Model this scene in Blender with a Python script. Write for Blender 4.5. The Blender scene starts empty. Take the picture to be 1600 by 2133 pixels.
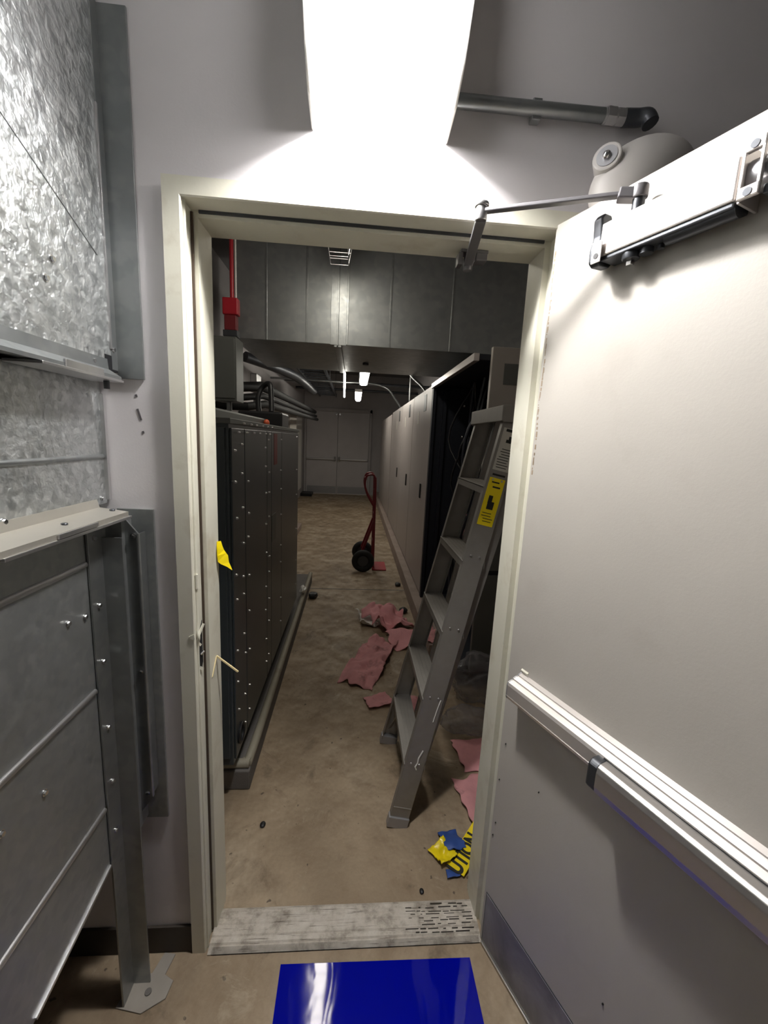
import bpy, bmesh, math, random
from mathutils import Vector, Matrix, noise, Euler
random.seed(7)
SC = bpy.context.scene
COL = SC.collection
PI = math.pi

# ------------------------------------------------------------------ camera, world, exposure
FPX, PITCH, YAW, ROLL = 854.1, 0.17213, 0.0778, 0.04814
cam_d = bpy.data.cameras.new('camera')
cam_d.sensor_fit = 'VERTICAL'
cam_d.sensor_height = 36.0
cam_d.lens = FPX / 2133.0 * 36.0
cam_d.clip_start = 0.02
cam = bpy.data.objects.new('camera', cam_d)
COL.objects.link(cam)
def cam_rotation():
    cy, sy = math.cos(YAW), math.sin(YAW); cp, sp = math.cos(PITCH), math.sin(PITCH); cr, sr = math.cos(ROLL), math.sin(ROLL)
    A = Matrix(((cy, -sy, 0), (sy, cy, 0), (0, 0, 1)))
    B = Matrix(((1, 0, 0), (0, 0, -1), (0, 1, 0)))
    P = Matrix(((1, 0, 0), (0, cp, -sp), (0, sp, cp)))
    R = Matrix(((cr, -sr, 0), (sr, cr, 0), (0, 0, 1)))
    M = R @ P @ B @ A                      # world -> image axes (right, down, forward)
    flip = Matrix(((1, 0, 0), (0, -1, 0), (0, 0, -1)))
    return (flip @ M).transposed()
cam.matrix_world = Matrix.Translation((0, -1.083, 1.62)) @ cam_rotation().to_4x4()
SC.camera = cam
SC.view_settings.view_transform = 'Standard'
SC.view_settings.look = 'None'
SC.view_settings.exposure = 0.0
SC.view_settings.gamma = 1.0
SC.view_settings.use_curve_mapping = False
W = bpy.data.worlds.new('world'); SC.world = W; W.use_nodes = True
W.node_tree.nodes['Background'].inputs[0].default_value = (0.35, 0.37, 0.42, 1)
W.node_tree.nodes['Background'].inputs[1].default_value = 0.05
MAIN_LIGHT = 1080.0         # emission of the lamp inside the wall light over the door
LENS_GLOW = 14.0            # glow of its prismatic lens
GUARD_LIGHT = 22.0          # caged strip light just inside the corridor
FAR_LIGHT = 24.0            # strip lights further along

# ------------------------------------------------------------------ materials
def srgb(r, g, b):
    f = lambda c: c / 12.92 if c <= 0.04045 else ((c + 0.055) / 1.055) ** 2.4
    return (f(r / 255), f(g / 255), f(b / 255), 1)
class NT:
    def __init__(s, name):
        s.m = bpy.data.materials.new(name); s.m.use_nodes = True
        s.t = s.m.node_tree; s.b = s.t.nodes['Principled BSDF']
    def n(s, typ, **kw):
        nd = s.t.nodes.new(typ)
        for k, v in kw.items():
            if k in nd.inputs.keys() if isinstance(k, str) else False: nd.inputs[k].default_value = v
            else: setattr(nd, k, v)
        return nd
    def l(s, a, b): s.t.links.new(a, b)
    def coord(s, scale=(1, 1, 1)):
        tc = s.n('ShaderNodeTexCoord'); mp = s.n('ShaderNodeMapping'); mp.inputs['Scale'].default_value = scale
        s.l(tc.outputs['Object'], mp.inputs['Vector']); return mp.outputs['Vector']
    def noise(s, vec, scale, detail=4, rough=0.55, dist=0.0):
        nd = s.n('ShaderNodeTexNoise'); s.l(vec, nd.inputs['Vector'])
        nd.inputs['Scale'].default_value = scale; nd.inputs['Detail'].default_value = detail
        nd.inputs['Roughness'].default_value = rough; nd.inputs['Distortion'].default_value = dist
        return nd.outputs['Fac']
    def ramp(s, fac, stops):
        r = s.n('ShaderNodeValToRGB'); s.l(fac, r.inputs[0]); e = r.color_ramp.elements
        while len(e) < len(stops): e.new(0.5)
        for el, (p, c) in zip(e, stops): el.position = p; el.color = c if len(c) == 4 else (*c, 1)
        return r.outputs[0]
    def mix(s, fac, a, b, mode='MIX'):
        m = s.n('ShaderNodeMix'); m.data_type = 'RGBA'; m.blend_type = mode
        for inp, v in ((m.inputs[0], fac), (m.inputs[6], a), (m.inputs[7], b)):
            if hasattr(v, 'default_value') or hasattr(v, 'is_linked'): s.l(v, inp)
            else: inp.default_value = v
        return m.outputs[2]
    def bump(s, h, strength=0.2, dist=0.01):
        b = s.n('ShaderNodeBump'); s.l(h, b.inputs['Height'])
        b.inputs['Strength'].default_value = strength; b.inputs['Distance'].default_value = dist
        s.l(b.outputs['Normal'], s.b.inputs['Normal'])
    def set(s, **kw):
        for k, v in kw.items():
            k = k.replace('_', ' ')
            if hasattr(v, 'is_linked'): s.l(v, s.b.inputs[k])
            else: s.b.inputs[k].default_value = v
        return s.m
def G(v): return (v, v, v, 1)

def paint(name, col, rough=0.5, var=0.08, bump=0.08, scale=3.0, spots=None, dirt=None):
    t = NT(name); v = t.coord()
    n1 = t.noise(v, scale, 5)
    c = t.mix(t.ramp(n1, [(0.35, G(0)), (0.65, G(1))]), tuple(x * (1 - var) for x in col[:3]) + (1,), tuple(min(1, x * (1 + var)) for x in col[:3]) + (1,))
    if dirt:
        n2 = t.noise(v, 7.0, 6, 0.65)
        c = t.mix(t.ramp(n2, [(0.56, G(0)), (0.75, G(dirt[1]))]), c, dirt[0])
    if spots:
        n3 = t.noise(v, 24.0, 2, 0.4)
        c = t.mix(t.ramp(n3, [(0.76, G(0)), (0.8, G(0.8))]), c, spots)
    fine = t.noise(v, 160, 3)
    t.bump(fine, bump, 0.004)
    return t.set(Base_Color=c, Roughness=rough)
def plain(name, col, rough=0.5, metal=0.0, var=0.1, bump=0.05, nscale=18, **kw):
    t = NT(name); v = t.coord(); n = t.noise(v, nscale, 5)
    c = t.mix(n, tuple(x * (1 - var) for x in col[:3]) + (1,), tuple(min(1, x * (1 + var)) for x in col[:3]) + (1,))
    t.bump(n, bump, 0.004)
    return t.set(Base_Color=c, Roughness=rough, Metallic=metal, **kw)
def galvanized(name, scale=70, lo=150, hi=205, rough=0.36, bump=0.35, vari=0.12, metal=0.9):
    t = NT(name); v = t.coord()
    dis = t.n('ShaderNodeTexNoise'); t.l(v, dis.inputs['Vector']); dis.inputs['Scale'].default_value = scale * 0.8; dis.inputs['Detail'].default_value = 2
    add = t.n('ShaderNodeVectorMath'); add.operation = 'MULTIPLY_ADD'
    t.l(dis.outputs['Color'], add.inputs[0]); k = 1.2 / scale; add.inputs[1].default_value = (k, k, k); t.l(v, add.inputs[2])
    vo = t.n('ShaderNodeTexVoronoi'); vo.feature = 'SMOOTH_F1'; vo.inputs['Smoothness'].default_value = 0.7; vo.inputs['Scale'].default_value = scale; t.l(add.outputs[0], vo.inputs['Vector'])
    sep = t.n('ShaderNodeSeparateColor'); t.l(vo.outputs['Color'], sep.inputs[0])
    big = t.noise(v, 3.0, 4)
    c = t.mix(sep.outputs[0], srgb(lo, lo + 4, lo + 5), srgb(hi, hi + 2, hi + 2))
    c = t.mix(t.ramp(big, [(0.3, G(0)), (0.75, G(0.3))]), c, srgb(lo - 20, lo - 18, lo - 24))
    rr = t.n('ShaderNodeMapRange'); t.l(sep.outputs[1], rr.inputs[0]); rr.inputs[3].default_value = rough - vari; rr.inputs[4].default_value = rough + vari
    vh = t.noise(add.outputs[0], scale * 0.7, 2)
    t.bump(vh, bump, 0.006)
    return t.set(Base_Color=c, Metallic=metal, Roughness=rr.outputs[0])
def emis(name, col, strength):
    t = NT(name)
    return t.set(Base_Color=G(0.8), Emission_Color=col, Emission_Strength=strength)

M = {}
M['wall'] = paint('wall_paint', srgb(216, 212, 213), 0.55, 0.03, 0.06, 2.0)
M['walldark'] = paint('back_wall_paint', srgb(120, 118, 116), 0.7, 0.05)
M['cwall'] = paint('corridor_wall_paint', srgb(172, 168, 168), 0.6, 0.05)
M['ceil'] = paint('ceiling_paint', srgb(120, 118, 120), 0.8, 0.05)
M['frame'] = paint('frame_paint', srgb(216, 213, 197), 0.4, 0.04, 0.04, 4, None, (srgb(150, 130, 95), 0.35))
M['leaf'] = paint('door_paint', srgb(184, 179, 171), 0.42, 0.03, 0.07, 2.5, None, (srgb(160, 152, 142), 0.25))
M['steel_door'] = paint('corridor_door_paint', srgb(190, 186, 186), 0.5, 0.04)
M['galv'] = galvanized('spangled_galvanized_steel', 75, 184, 226, 0.38, 0.7, 0.1)
M['galvfine'] = galvanized('dull_galvanized_steel', 60, 160, 174, 0.48, 0.08, 0.04)
M['galvsmooth'] = galvanized('smooth_galvanized_steel', 40, 150, 165, 0.38, 0.06, 0.04)
M['galvduct'] = galvanized('corridor_duct_steel', 22, 150, 164, 0.46, 0.05, 0.04)
M['alu'] = plain('brushed_aluminium', srgb(205, 204, 204), 0.3, 0.95, 0.05, 0.04, 60)
M['aluwhite'] = plain('satin_aluminium', srgb(222, 216, 212), 0.34, 0.7, 0.03, 0.02, 40)
M['ladder'] = plain('worn_ladder_aluminium', srgb(146, 142, 136), 0.45, 0.5, 0.14, 0.1, 22)
M['chrome'] = plain('bright_steel', srgb(215, 215, 215), 0.16, 1.0, 0.03, 0.0)
M['armgrey'] = plain('backlit_arm_grey', srgb(112, 110, 112), 0.42, 0.4, 0.08)  # grey darkened so the colour carries the arm's backlit look
M['castdark'] = plain('dark_cast_metal', srgb(78, 80, 84), 0.4, 0.7, 0.1)
M['castgrey'] = plain('silver_painted_casting', srgb(165, 165, 168), 0.38, 0.6, 0.06)
M['black'] = plain('black_plastic', srgb(22, 22, 24), 0.45)
M['blackrubber'] = plain('black_rubber', srgb(20, 20, 20), 0.7)
M['basebd'] = plain('brown_rubber_base', srgb(58, 50, 42), 0.6)
M['darkcab'] = plain('charcoal_cabinet_paint', srgb(62, 68, 70), 0.32, 0.25, 0.12, 0.06, 6)
M['paleCab'] = plain('pale_grey_cabinet_paint', srgb(176, 168, 164), 0.38, 0.1, 0.06, 0.03, 6)
M['beigeCab'] = plain('beige_panel_paint', srgb(160, 154, 146), 0.5, 0.0, 0.08, 0.04, 8)
M['greyCab'] = plain('grey_green_panel_paint', srgb(92, 94, 90), 0.5, 0.1, 0.1, 0.04, 8)
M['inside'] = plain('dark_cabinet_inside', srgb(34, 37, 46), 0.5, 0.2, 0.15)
M['red'] = plain('red_enamel', srgb(165, 26, 40), 0.4)
M['darkred'] = plain('worn_red_paint', srgb(110, 28, 34), 0.45)
M['pipewhite'] = paint('painted_concrete_lip', srgb(148, 142, 126), 0.6, 0.06, 0.1, 5, None, (srgb(110, 100, 84), 0.5))
M['curb'] = paint('concrete_curb', srgb(150, 134, 124), 0.75, 0.12, 0.3, 5, None, (srgb(90, 80, 70), 0.5))
M['pad'] = paint('dark_concrete_pad', srgb(104, 100, 96), 0.8, 0.12, 0.3, 5)
M['pink'] = plain('pink_absorbent_pad', srgb(226, 160, 164), 0.85, 0.0, 0.1, 0.4, 60)
M['pinkdirty'] = paint('soiled_pink_absorbent_pad', srgb(206, 146, 148), 0.9, 0.1, 0.4, 9, None, (srgb(92, 72, 70), 0.85))
M['white'] = plain('white_plastic', srgb(222, 220, 214), 0.4)
M['housing'] = plain('off_white_housing', srgb(196, 192, 188), 0.45, 0, 0.03)
M['yellow'] = plain('yellow_plastic_tape', srgb(240, 214, 20), 0.35, 0, 0.05, 0.1)
M['tie'] = plain('cream_nylon', srgb(236, 218, 168), 0.4)
M['glove'] = plain('blue_nitrile', srgb(52, 82, 150), 0.5, 0, 0.1, 0.1)
M['ink'] = plain('black_ink', srgb(24, 24, 20), 0.6)
M['label'] = plain('white_sticker', srgb(200, 196, 186), 0.5)
M['hole'] = plain('dark_hollow', srgb(14, 11, 12), 0.8)
M['bluefolder'] = M['glove']

def concrete():
    t = NT('worn_concrete_floor'); v = t.coord()
    a = t.noise(v, 2.2, 8, 0.62); b = t.noise(v, 9, 6, 0.6); c3 = t.noise(v, 60, 4, 0.6); s = t.noise(v, 34, 2, 0.4)
    c = t.ramp(a, [(0.3, srgb(126, 108, 84)), (0.52, srgb(172, 152, 126)), (0.72, srgb(198, 182, 158))])
    c = t.mix(t.ramp(b, [(0.42, G(0)), (0.66, G(0.7))]), c, srgb(128, 108, 84))
    c = t.mix(t.ramp(s, [(0.72, G(0)), (0.76, G(0.75))]), c, srgb(60, 48, 38))
    c = t.mix(0.25, c, t.ramp(c3, [(0.3, G(0.25)), (0.7, G(0.6))]), 'MULTIPLY')
    d = t.noise(v, 4.5, 7, 0.7, 0.8)
    c = t.mix(t.ramp(d, [(0.56, G(0)), (0.68, G(0.55))]), c, srgb(86, 70, 54))
    c = t.mix(t.ramp(d, [(0.30, G(0.5)), (0.40, G(0))]), c, srgb(190, 176, 154))
    t.bump(c3, 0.15, 0.004)
    return t.set(Base_Color=c, Roughness=t.ramp(b, [(0.3, G(0.5)), (0.7, G(0.75))]))
M['floor'] = concrete()
def threshold_mat():
    t = NT('scuffed_white_threshold_paint'); v = t.coord(); vs = t.coord((3, 60, 3))
    a = t.noise(v, 14, 8, 0.7); b = t.noise(vs, 3, 5, 0.6)
    c = t.ramp(a, [(0.32, srgb(120, 110, 98)), (0.5, srgb(184, 176, 164)), (0.7, srgb(206, 200, 190))])
    c = t.mix(t.ramp(b, [(0.58, G(0)), (0.66, G(0.75))]), c, srgb(96, 86, 76))
    t.bump(a, 0.3, 0.003)
    return t.set(Base_Color=c, Roughness=0.6)
M['thr'] = threshold_mat()
def kick_mat():
    t = NT('stained_steel_kick_plate'); v = t.coord(); a = t.noise(v, 5, 6, 0.6, 0.6)
    c = t.ramp(a, [(0.3, srgb(96, 94, 98)), (0.6, srgb(152, 150, 154)), (0.8, srgb(182, 178, 178))])
    return t.set(Base_Color=c, Roughness=0.55, Metallic=0.3)
M['kick'] = kick_mat()
def mat_blue():
    t = NT('glossy_blue_film'); v = t.coord((1, 0.4, 1))
    n = t.noise(v, 15, 2, 0.4, 0.6); t.bump(n, 0.085, 0.008)
    return t.set(Base_Color=srgb(0, 8, 150), Roughness=0.05, Specular_IOR_Level=0.55)
M['blue'] = mat_blue()
def bag_mat():
    t = NT('clear_plastic_film'); v = t.coord(); n = t.noise(v, 18, 5, 0.6, 0.8); t.bump(n, 0.6, 0.02)
    return t.set(Base_Color=srgb(140, 138, 142), Roughness=0.18, Alpha=0.30)
M['bag'] = bag_mat()
M['lamp'] = emis('lit_lamp', (1.0, 0.982, 0.972, 1), MAIN_LIGHT)
def lens_mat():
    t = NT('lit_prismatic_lens'); tr = t.n('ShaderNodeBsdfTransparent'); ad = t.n('ShaderNodeAddShader'); em = t.n('ShaderNodeEmission')
    tr.inputs[0].default_value = G(0.8); em.inputs[0].default_value = (1.0, 0.982, 0.972, 1); em.inputs[1].default_value = LENS_GLOW
    t.l(tr.outputs[0], ad.inputs[0]); t.l(em.outputs[0], ad.inputs[1])
    out = [n for n in t.t.nodes if n.type == 'OUTPUT_MATERIAL'][0]; t.l(ad.outputs[0], out.inputs[0]); return t.m
M['lens'] = lens_mat()
M['guardlamp'] = emis('lit_corridor_lens', (1.0, 0.93, 0.8, 1), GUARD_LIGHT)
M['farlamp'] = emis('lit_far_lens', (1.0, 0.95, 0.84, 1), FAR_LIGHT)

# ------------------------------------------------------------------ mesh helpers
class MB:
    def __init__(s): s.bm = bmesh.new()
    def _bev(s, vs, r, seg=2):
        if r > 0:
            es = list({e for v in vs for e in v.link_edges})
            bmesh.ops.bevel(s.bm, geom=es, offset=r, segments=seg, profile=0.5, affect='EDGES', clamp_overlap=True)
    def box(s, x0, y0, z0, x1, y1, z1, bev=0.0, seg=2):
        tmp = bmesh.new()
        m = Matrix.Translation(((x0 + x1) / 2, (y0 + y1) / 2, (z0 + z1) / 2)) @ Matrix.Diagonal((abs(x1 - x0), abs(y1 - y0), abs(z1 - z0), 1))
        bmesh.ops.create_cube(tmp, size=1, matrix=m)
        if bev > 0: bmesh.ops.bevel(tmp, geom=tmp.edges[:], offset=bev, segments=seg, profile=0.5, affect='EDGES', clamp_overlap=True)
        s._merge(tmp); return s
    def _merge(s, tmp, mat=None, smooth=False):
        for f in tmp.faces: f.smooth = smooth and len(f.verts) <= 4
        if mat is not None: bmesh.ops.transform(tmp, matrix=mat, verts=tmp.verts)
        me = bpy.data.meshes.new('tmp'); tmp.to_mesh(me); tmp.free(); s.bm.from_mesh(me); bpy.data.meshes.remove(me)
    def obox(s, c, ax, size, bev=0.0):
        """box centred c, axes ax (3 vectors), size"""
        tmp = bmesh.new()
        bmesh.ops.create_cube(tmp, size=1, matrix=Matrix.Diagonal((*size, 1)))
        if bev > 0: bmesh.ops.bevel(tmp, geom=tmp.edges[:], offset=bev, segments=2, profile=0.5, affect='EDGES', clamp_overlap=True)
        R = Matrix([Vector(a).normalized() for a in ax]).transposed().to_4x4()
        s._merge(tmp, Matrix.Translation(c) @ R); return s
    def bar(s, a, b, w, h, up=(0, 0, 1), bev=0.0):
        a, b = Vector(a), Vector(b); d = (b - a).normalized(); u = Vector(up)
        x = d.cross(u)
        if x.length < 1e-4: x = d.cross(Vector((0, 1, 0)))
        x.normalize(); u2 = x.cross(d)
        return s.obox((a + b) / 2, (x, d, u2), (w, (b - a).length, h), bev)
    def cyl(s, a, b, r, r2=None, n=20, cap=True, bev=0.0):
        a, b = Vector(a), Vector(b); d = b - a; L = d.length
        tmp = bmesh.new()
        bmesh.ops.create_cone(tmp, cap_ends=cap, segments=n, radius1=r, radius2=r if r2 is None else r2, depth=L)
        if bev > 0:
            es = [e for e in tmp.edges if abs(e.verts[0].co.z - e.verts[1].co.z) < 1e-6]
            bmesh.ops.bevel(tmp, geom=es, offset=bev, segments=2, profile=0.5, affect='EDGES')
        s._merge(tmp, Matrix.Translation((a + b) / 2) @ d.to_track_quat('Z', 'Y').to_matrix().to_4x4(), True); return s
    def tube(s, pts, r, n=12):
        pts = [Vector(p) for p in pts]; rings = []
        prev = None
        for i, p in enumerate(pts):
            d = (pts[min(i + 1, len(pts) - 1)] - pts[max(i - 1, 0)]).normalized()
            x = (prev - d * prev.dot(d)) if prev is not None else d.orthogonal()
            x.normalize(); prev = x; y = d.cross(x)
            rings.append([s.bm.verts.new(p + (x * math.cos(2 * PI * k / n) + y * math.sin(2 * PI * k / n)) * r) for k in range(n)])
        for a, b in zip(rings, rings[1:]):
            for k in range(n): s.bm.faces.new((a[k], a[(k + 1) % n], b[(k + 1) % n], b[k])).smooth = True
        s.bm.faces.new(rings[0][::-1]); s.bm.faces.new(rings[-1]); return s
    def ball(s, c, rad, seg=24, rings=16, mat=None):
        tmp = bmesh.new(); bmesh.ops.create_uvsphere(tmp, u_segments=seg, v_segments=rings, radius=1)
        m = Matrix.Translation(c) @ (mat if mat is not None else Matrix.Identity(4)) @ Matrix.Diagonal((*rad, 1))
        s._merge(tmp, m, True); return s
    def prism(s, poly, axis, lo, hi, bev=0.0):
        """poly = 2D points; axis 'x': (y,z), 'y': (x,z), 'z': (x,y)"""
        def P(p, t): return {'x': (t, p[0], p[1]), 'y': (p[0], t, p[1]), 'z': (p[0], p[1], t)}[axis]
        tmp = bmesh.new()
        a = [tmp.verts.new(P(p, lo)) for p in poly]; b = [tmp.verts.new(P(p, hi)) for p in poly]
        tmp.faces.new(a); tmp.faces.new(b[::-1])
        for i in range(len(poly)):
            j = (i + 1) % len(poly); tmp.faces.new((a[i], b[i], b[j], a[j]))
        bmesh.ops.recalc_face_normals(tmp, faces=tmp.faces)
        if bev > 0: bmesh.ops.bevel(tmp, geom=tmp.edges[:], offset=bev, segments=2, profile=0.5, affect='EDGES', clamp_overlap=True)
        s._merge(tmp); return s
    def build(s, name, mat, parent=None, smooth=True, angle=35, origin=None):
        bmesh.ops.recalc_face_normals(s.bm, faces=s.bm.faces)
        if origin is not None: bmesh.ops.translate(s.bm, verts=s.bm.verts, vec=-Vector(origin))
        if not smooth:
            for f in s.bm.faces: f.smooth = False
        lim = math.radians(max(angle, 40))
        for e in s.bm.edges:
            e.smooth = len(e.link_faces) == 2 and all(f.smooth for f in e.link_faces) and e.calc_face_angle(4) < lim
        me = bpy.data.meshes.new(name); s.bm.to_mesh(me); s.bm.free()
        for mm in (mat if isinstance(mat, (list, tuple)) else [mat]): me.materials.append(mm)
        o = bpy.data.objects.new(name, me); COL.objects.link(o)
        if parent is not None: o.parent = parent
        if origin is not None: o.location = origin
        return o
def tag(o, label, cat, group=None, kind=None):
    o['label'] = label; o['category'] = cat
    if group: o['group'] = group
    if kind: o['kind'] = kind
    return o
def empty(name, loc, label, cat, group=None, kind=None, rz=0.0):
    o = bpy.data.objects.new(name, None); COL.objects.link(o); o.location = loc; o.rotation_euler = (0, 0, rz)
    o.empty_display_size = 0.1
    return tag(o, label, cat, group, kind)
def copy_part(src, parent, loc=None):
    c = src.copy(); COL.objects.link(c); c.parent = parent
    if loc is not None: c.location = loc
    return c
def arc(c, r, a0, a1, n, plane='xz'):
    out = []
    for i in range(n + 1):
        a = a0 + (a1 - a0) * i / n; p, q = r * math.cos(a), r * math.sin(a)
        out.append({'xz': (c[0] + p, c[1], c[2] + q), 'yz': (c[0], c[1] + p, c[2] + q), 'xy': (c[0] + p, c[1] + q, c[2])}[plane])
    return out
def spline(pts, n=8):
    pts = [Vector(p) for p in pts]; out = []
    P = [pts[0]] + pts + [pts[-1]]
    for i in range(1, len(P) - 2):
        for k in range(n):
            t = k / n; a, b, c, d = P[i - 1], P[i], P[i + 1], P[i + 2]
            out.append(0.5 * ((2 * b) + (c - a) * t + (2 * a - 5 * b + 4 * c - d) * t * t + (3 * b - a - 3 * c + d) * t ** 3))
    out.append(pts[-1]); return out

# ------------------------------------------------------------------ the setting
WT = 0.145      # door wall thickness
XL, XR = -0.414, 0.487          # rabbet faces of the door opening
HZ = 2.145                      # rabbet soffit
mb = MB(); mb.box(-2.2, -2.8, -0.12, 1.7, 11.2, 0.0)
tag(mb.build('floor', M['floor'], smooth=False), 'worn brown concrete floor running through the doorway', 'floor', kind='structure')
mb = MB()
mb.box(-2.2, 0, 0, XL - 0.02, WT, 3.3); mb.box(XR + 0.02, 0, 0, 1.7, WT, 3.3); mb.box(XL - 0.02, 0, HZ + 0.02, XR + 0.02, WT, 3.3)
tag(mb.build('wall_front', M['wall'], smooth=False), 'pale grey painted wall around the doorway', 'wall', kind='structure')
def slab(name, x0, y0, z0, x1, y1, z1, m, label, cat='wall'):
    b = MB(); b.box(x0, y0, z0, x1, y1, z1); tag(b.build(name, m, smooth=False), label, cat, kind='structure')
slab('wall_left', -2.3, -2.8, 0, -2.2, WT, 3.3, M['walldark'], 'grey wall behind the ducts')
slab('wall_right', 1.7, -2.8, 0, 1.8, 0, 3.3, M['walldark'], 'grey wall beyond the open door')
slab('wall_back', -2.3, -2.9, 0, 1.8, -2.8, 3.3, M['walldark'], 'grey wall behind the viewer')
slab('ceiling', -2.2, -2.8, 3.2, 1.7, 0, 3.3, M['walldark'], 'grey ceiling of the near room', 'ceiling')
slab('wall_corridor_left', -1.56, WT, 0, -1.46, 11.1, 3.5, M['cwall'], 'grey left wall of the corridor')
slab('wall_corridor_right', 1.5, WT, 0, 1.6, 11.1, 3.5, M['cwall'], 'grey right wall of the corridor behind the cabinets')
slab('wall_corridor_end', -1.56, 11.0, 0, 1.6, 11.1, 3.5, M['cwall'], 'grey end wall of the corridor around the double doors')
slab('ceiling_corridor', -1.56, WT, 3.4, 1.6, 11.1, 3.5, M['ceil'], 'dark grey corridor ceiling', 'ceiling')
# door frame: a swept profile (face, rabbet, stop) as one mitred pressed steel frame
def frame_profile(inset):
    # (depth y, opening offset d): d = distance from rabbet face, positive into the wall
    return [(-0.014, 0.041), (-0.014, 0.003), (-0.011, 0.0), (0.046, 0.0), (0.046, -0.016), (0.138, -0.016), (0.141, -0.014), (0.150, -0.014), (0.157, 0.012), (0.157, 0.041)]
mb = MB(); prof = frame_profile(0)
path = []
for (cx, cz, sx, sz) in ((XL, 0.0, -1, 0), (XL, HZ, -1, 1), (XR, HZ, 1, 1), (XR, 0.0, 1, 0)):
    path.append([mb.bm.verts.new((cx + sx * d, y, cz + sz * d)) for y, d in prof])
for a, b in zip(path, path[1:]):
    for i in range(len(prof) - 1): mb.bm.faces.new((a[i], a[i + 1], b[i + 1], b[i]))
fr = mb.build('trim_1', M['frame'], angle=20)
tag(fr, 'cream painted steel door frame with a dented lock side', 'door frame', kind='structure')
# bead weatherstrip and dark strips painted in as the shadow gap at the stop, dent and strike hole on the left jamb
mb = MB(); mb.tube(spline([(XL + 0.001, 0.002, 0.0), (XL + 0.001, 0.002, 0.8), (XL + 0.0005, 0.001, 1.02), (XL + 0.006, -0.004, 1.066), (XL + 0.001, 0.002, 1.1), (XL + 0.001, 0.001, 1.22), (XL + 0.004, -0.002, 1.245), (XL + 0.001, 0.002, 1.27), (XL + 0.001, 0.002, HZ)], 6), 0.0042, 8)
mb.build('jamb_bead', M['frame'], fr)
mb = MB(); mb.box(XL + 0.0005, 0.0415, 0.01, XL + 0.006, 0.0475, HZ - 0.005); mb.build('shade_strip', plain('brown_shade_strip', srgb(74, 60, 48), 0.7), fr)
mb = MB(); mb.box(XL + 0.02, 0.0415, HZ - 0.007, XR - 0.02, 0.0475, HZ - 0.0005); mb.build('shade_strip', M['castdark'], fr)
hole = [(0.010, 1.062), (0.022, 1.078), (0.035, 1.098), (0.036, 0.985), (0.036, 0.972), (0.024, 0.951), (0.021, 0.962), (0.012, 0.966), (0.009, 1.0), (0.006, 1.03), (0.011, 1.05)]
mb = MB(); mb.prism(hole, 'x', XL - 0.001, XL + 0.0012); hl = mb.build('strike_hole', M['hole'], fr, smooth=False)
hl['label'] = 'dark torn strike hole'
mb = MB(); mb.bar((XL + 0.001, 0.010, 1.064), (XL + 0.009, 0.026, 1.092), 0.003, 0.007); mb.bar((XL + 0.001, 0.004, 1.045), (XL + 0.005, 0.012, 1.034), 0.003, 0.006)
mb.bar((XL + 0.001, 0.012, 0.966), (XL + 0.005, 0.024, 0.953), 0.002, 0.008); mb.prism([(XL - 0.016, 1.072), (XL - 0.002, 1.080), (XL - 0.001, 1.066), (XL - 0.004, 1.062)], 'y', -0.0162, -0.0138)
mb.build('bent_strike_edge', M['frame'], fr)
mb = MB(); mb.cyl((XL + 0.0, 0.021, 1.0), (XL + 0.006, 0.031, 1.006), 0.0035); mb.build('strike_screw', M['chrome'], fr)
# baseboard left of the frame
mb = MB(); mb.box(-2.2, -0.009, 0, XL - 0.043, -0.0005, 0.098, 0.002)
tag(mb.build('baseboard_left', M['basebd']), 'dark brown rubber baseboard left of the door frame', 'baseboard', kind='structure')
# threshold
mb = MB()
mb.prism([(-0.022, 0.0), (-0.022, 0.004), (-0.006, 0.010), (0.0, 0.007), (0.004, 0.011), (0.018, 0.012), (0.02, 0.0095), (0.024, 0.0125), (0.05, 0.0135), (0.052, 0.011), (0.056, 0.0135), (0.072, 0.013), (0.075, 0.010), (0.079, 0.012), (0.098, 0.009), (0.108, 0.003), (0.108, 0.0)], 'x', XL + 0.007, XR - 0.012)
mb.prism([(-0.022, 0.0), (-0.022, 0.004), (-0.006, 0.010), (-0.006, 0.0)], 'x', -0.396, XR - 0.02)
th = tag(mb.build('threshold', M['thr'], angle=20), 'scuffed white painted metal threshold across the doorway floor', 'threshold')
mb = MB()
for k in range(9):
    y = 0.006 + k * 0.0105; x = 0.28 + random.uniform(-0.06, 0.06)
    while x < 0.452:
        w = random.uniform(0.006, 0.05); mb.box(x, y, 0.0122, min(0.462, x + w), y + random.uniform(0.001, 0.003), 0.0146); x += w + random.uniform(0.002, 0.03); y += random.uniform(-0.0015, 0.0015)
th2 = mb.build('scuff_mark', plain('black_scuff', srgb(66, 60, 54), 0.8), th, smooth=False)

# ------------------------------------------------------------------ the open door leaf (hinged right, opened about 111 degrees)
TH = math.atan2(-0.9304, 0.3665)
door = empty('door_1', (0.471, -0.010, 0), 'cream steel door standing open on the right with a push bar', 'door', kind='structure', rz=TH)
DM = Matrix.Translation((0.471, -0.010, 0)) @ Matrix.Rotation(TH, 4, 'Z')
D_INV = DM.inverted()
def dl(p): return D_INV @ Vector(p)
mb = MB(); mb.box(0.0, 0.0, 0.012, 0.915, 0.045, 2.155, 0.0015)
leaf = mb.build('door_leaf', M['leaf'], door)
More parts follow.
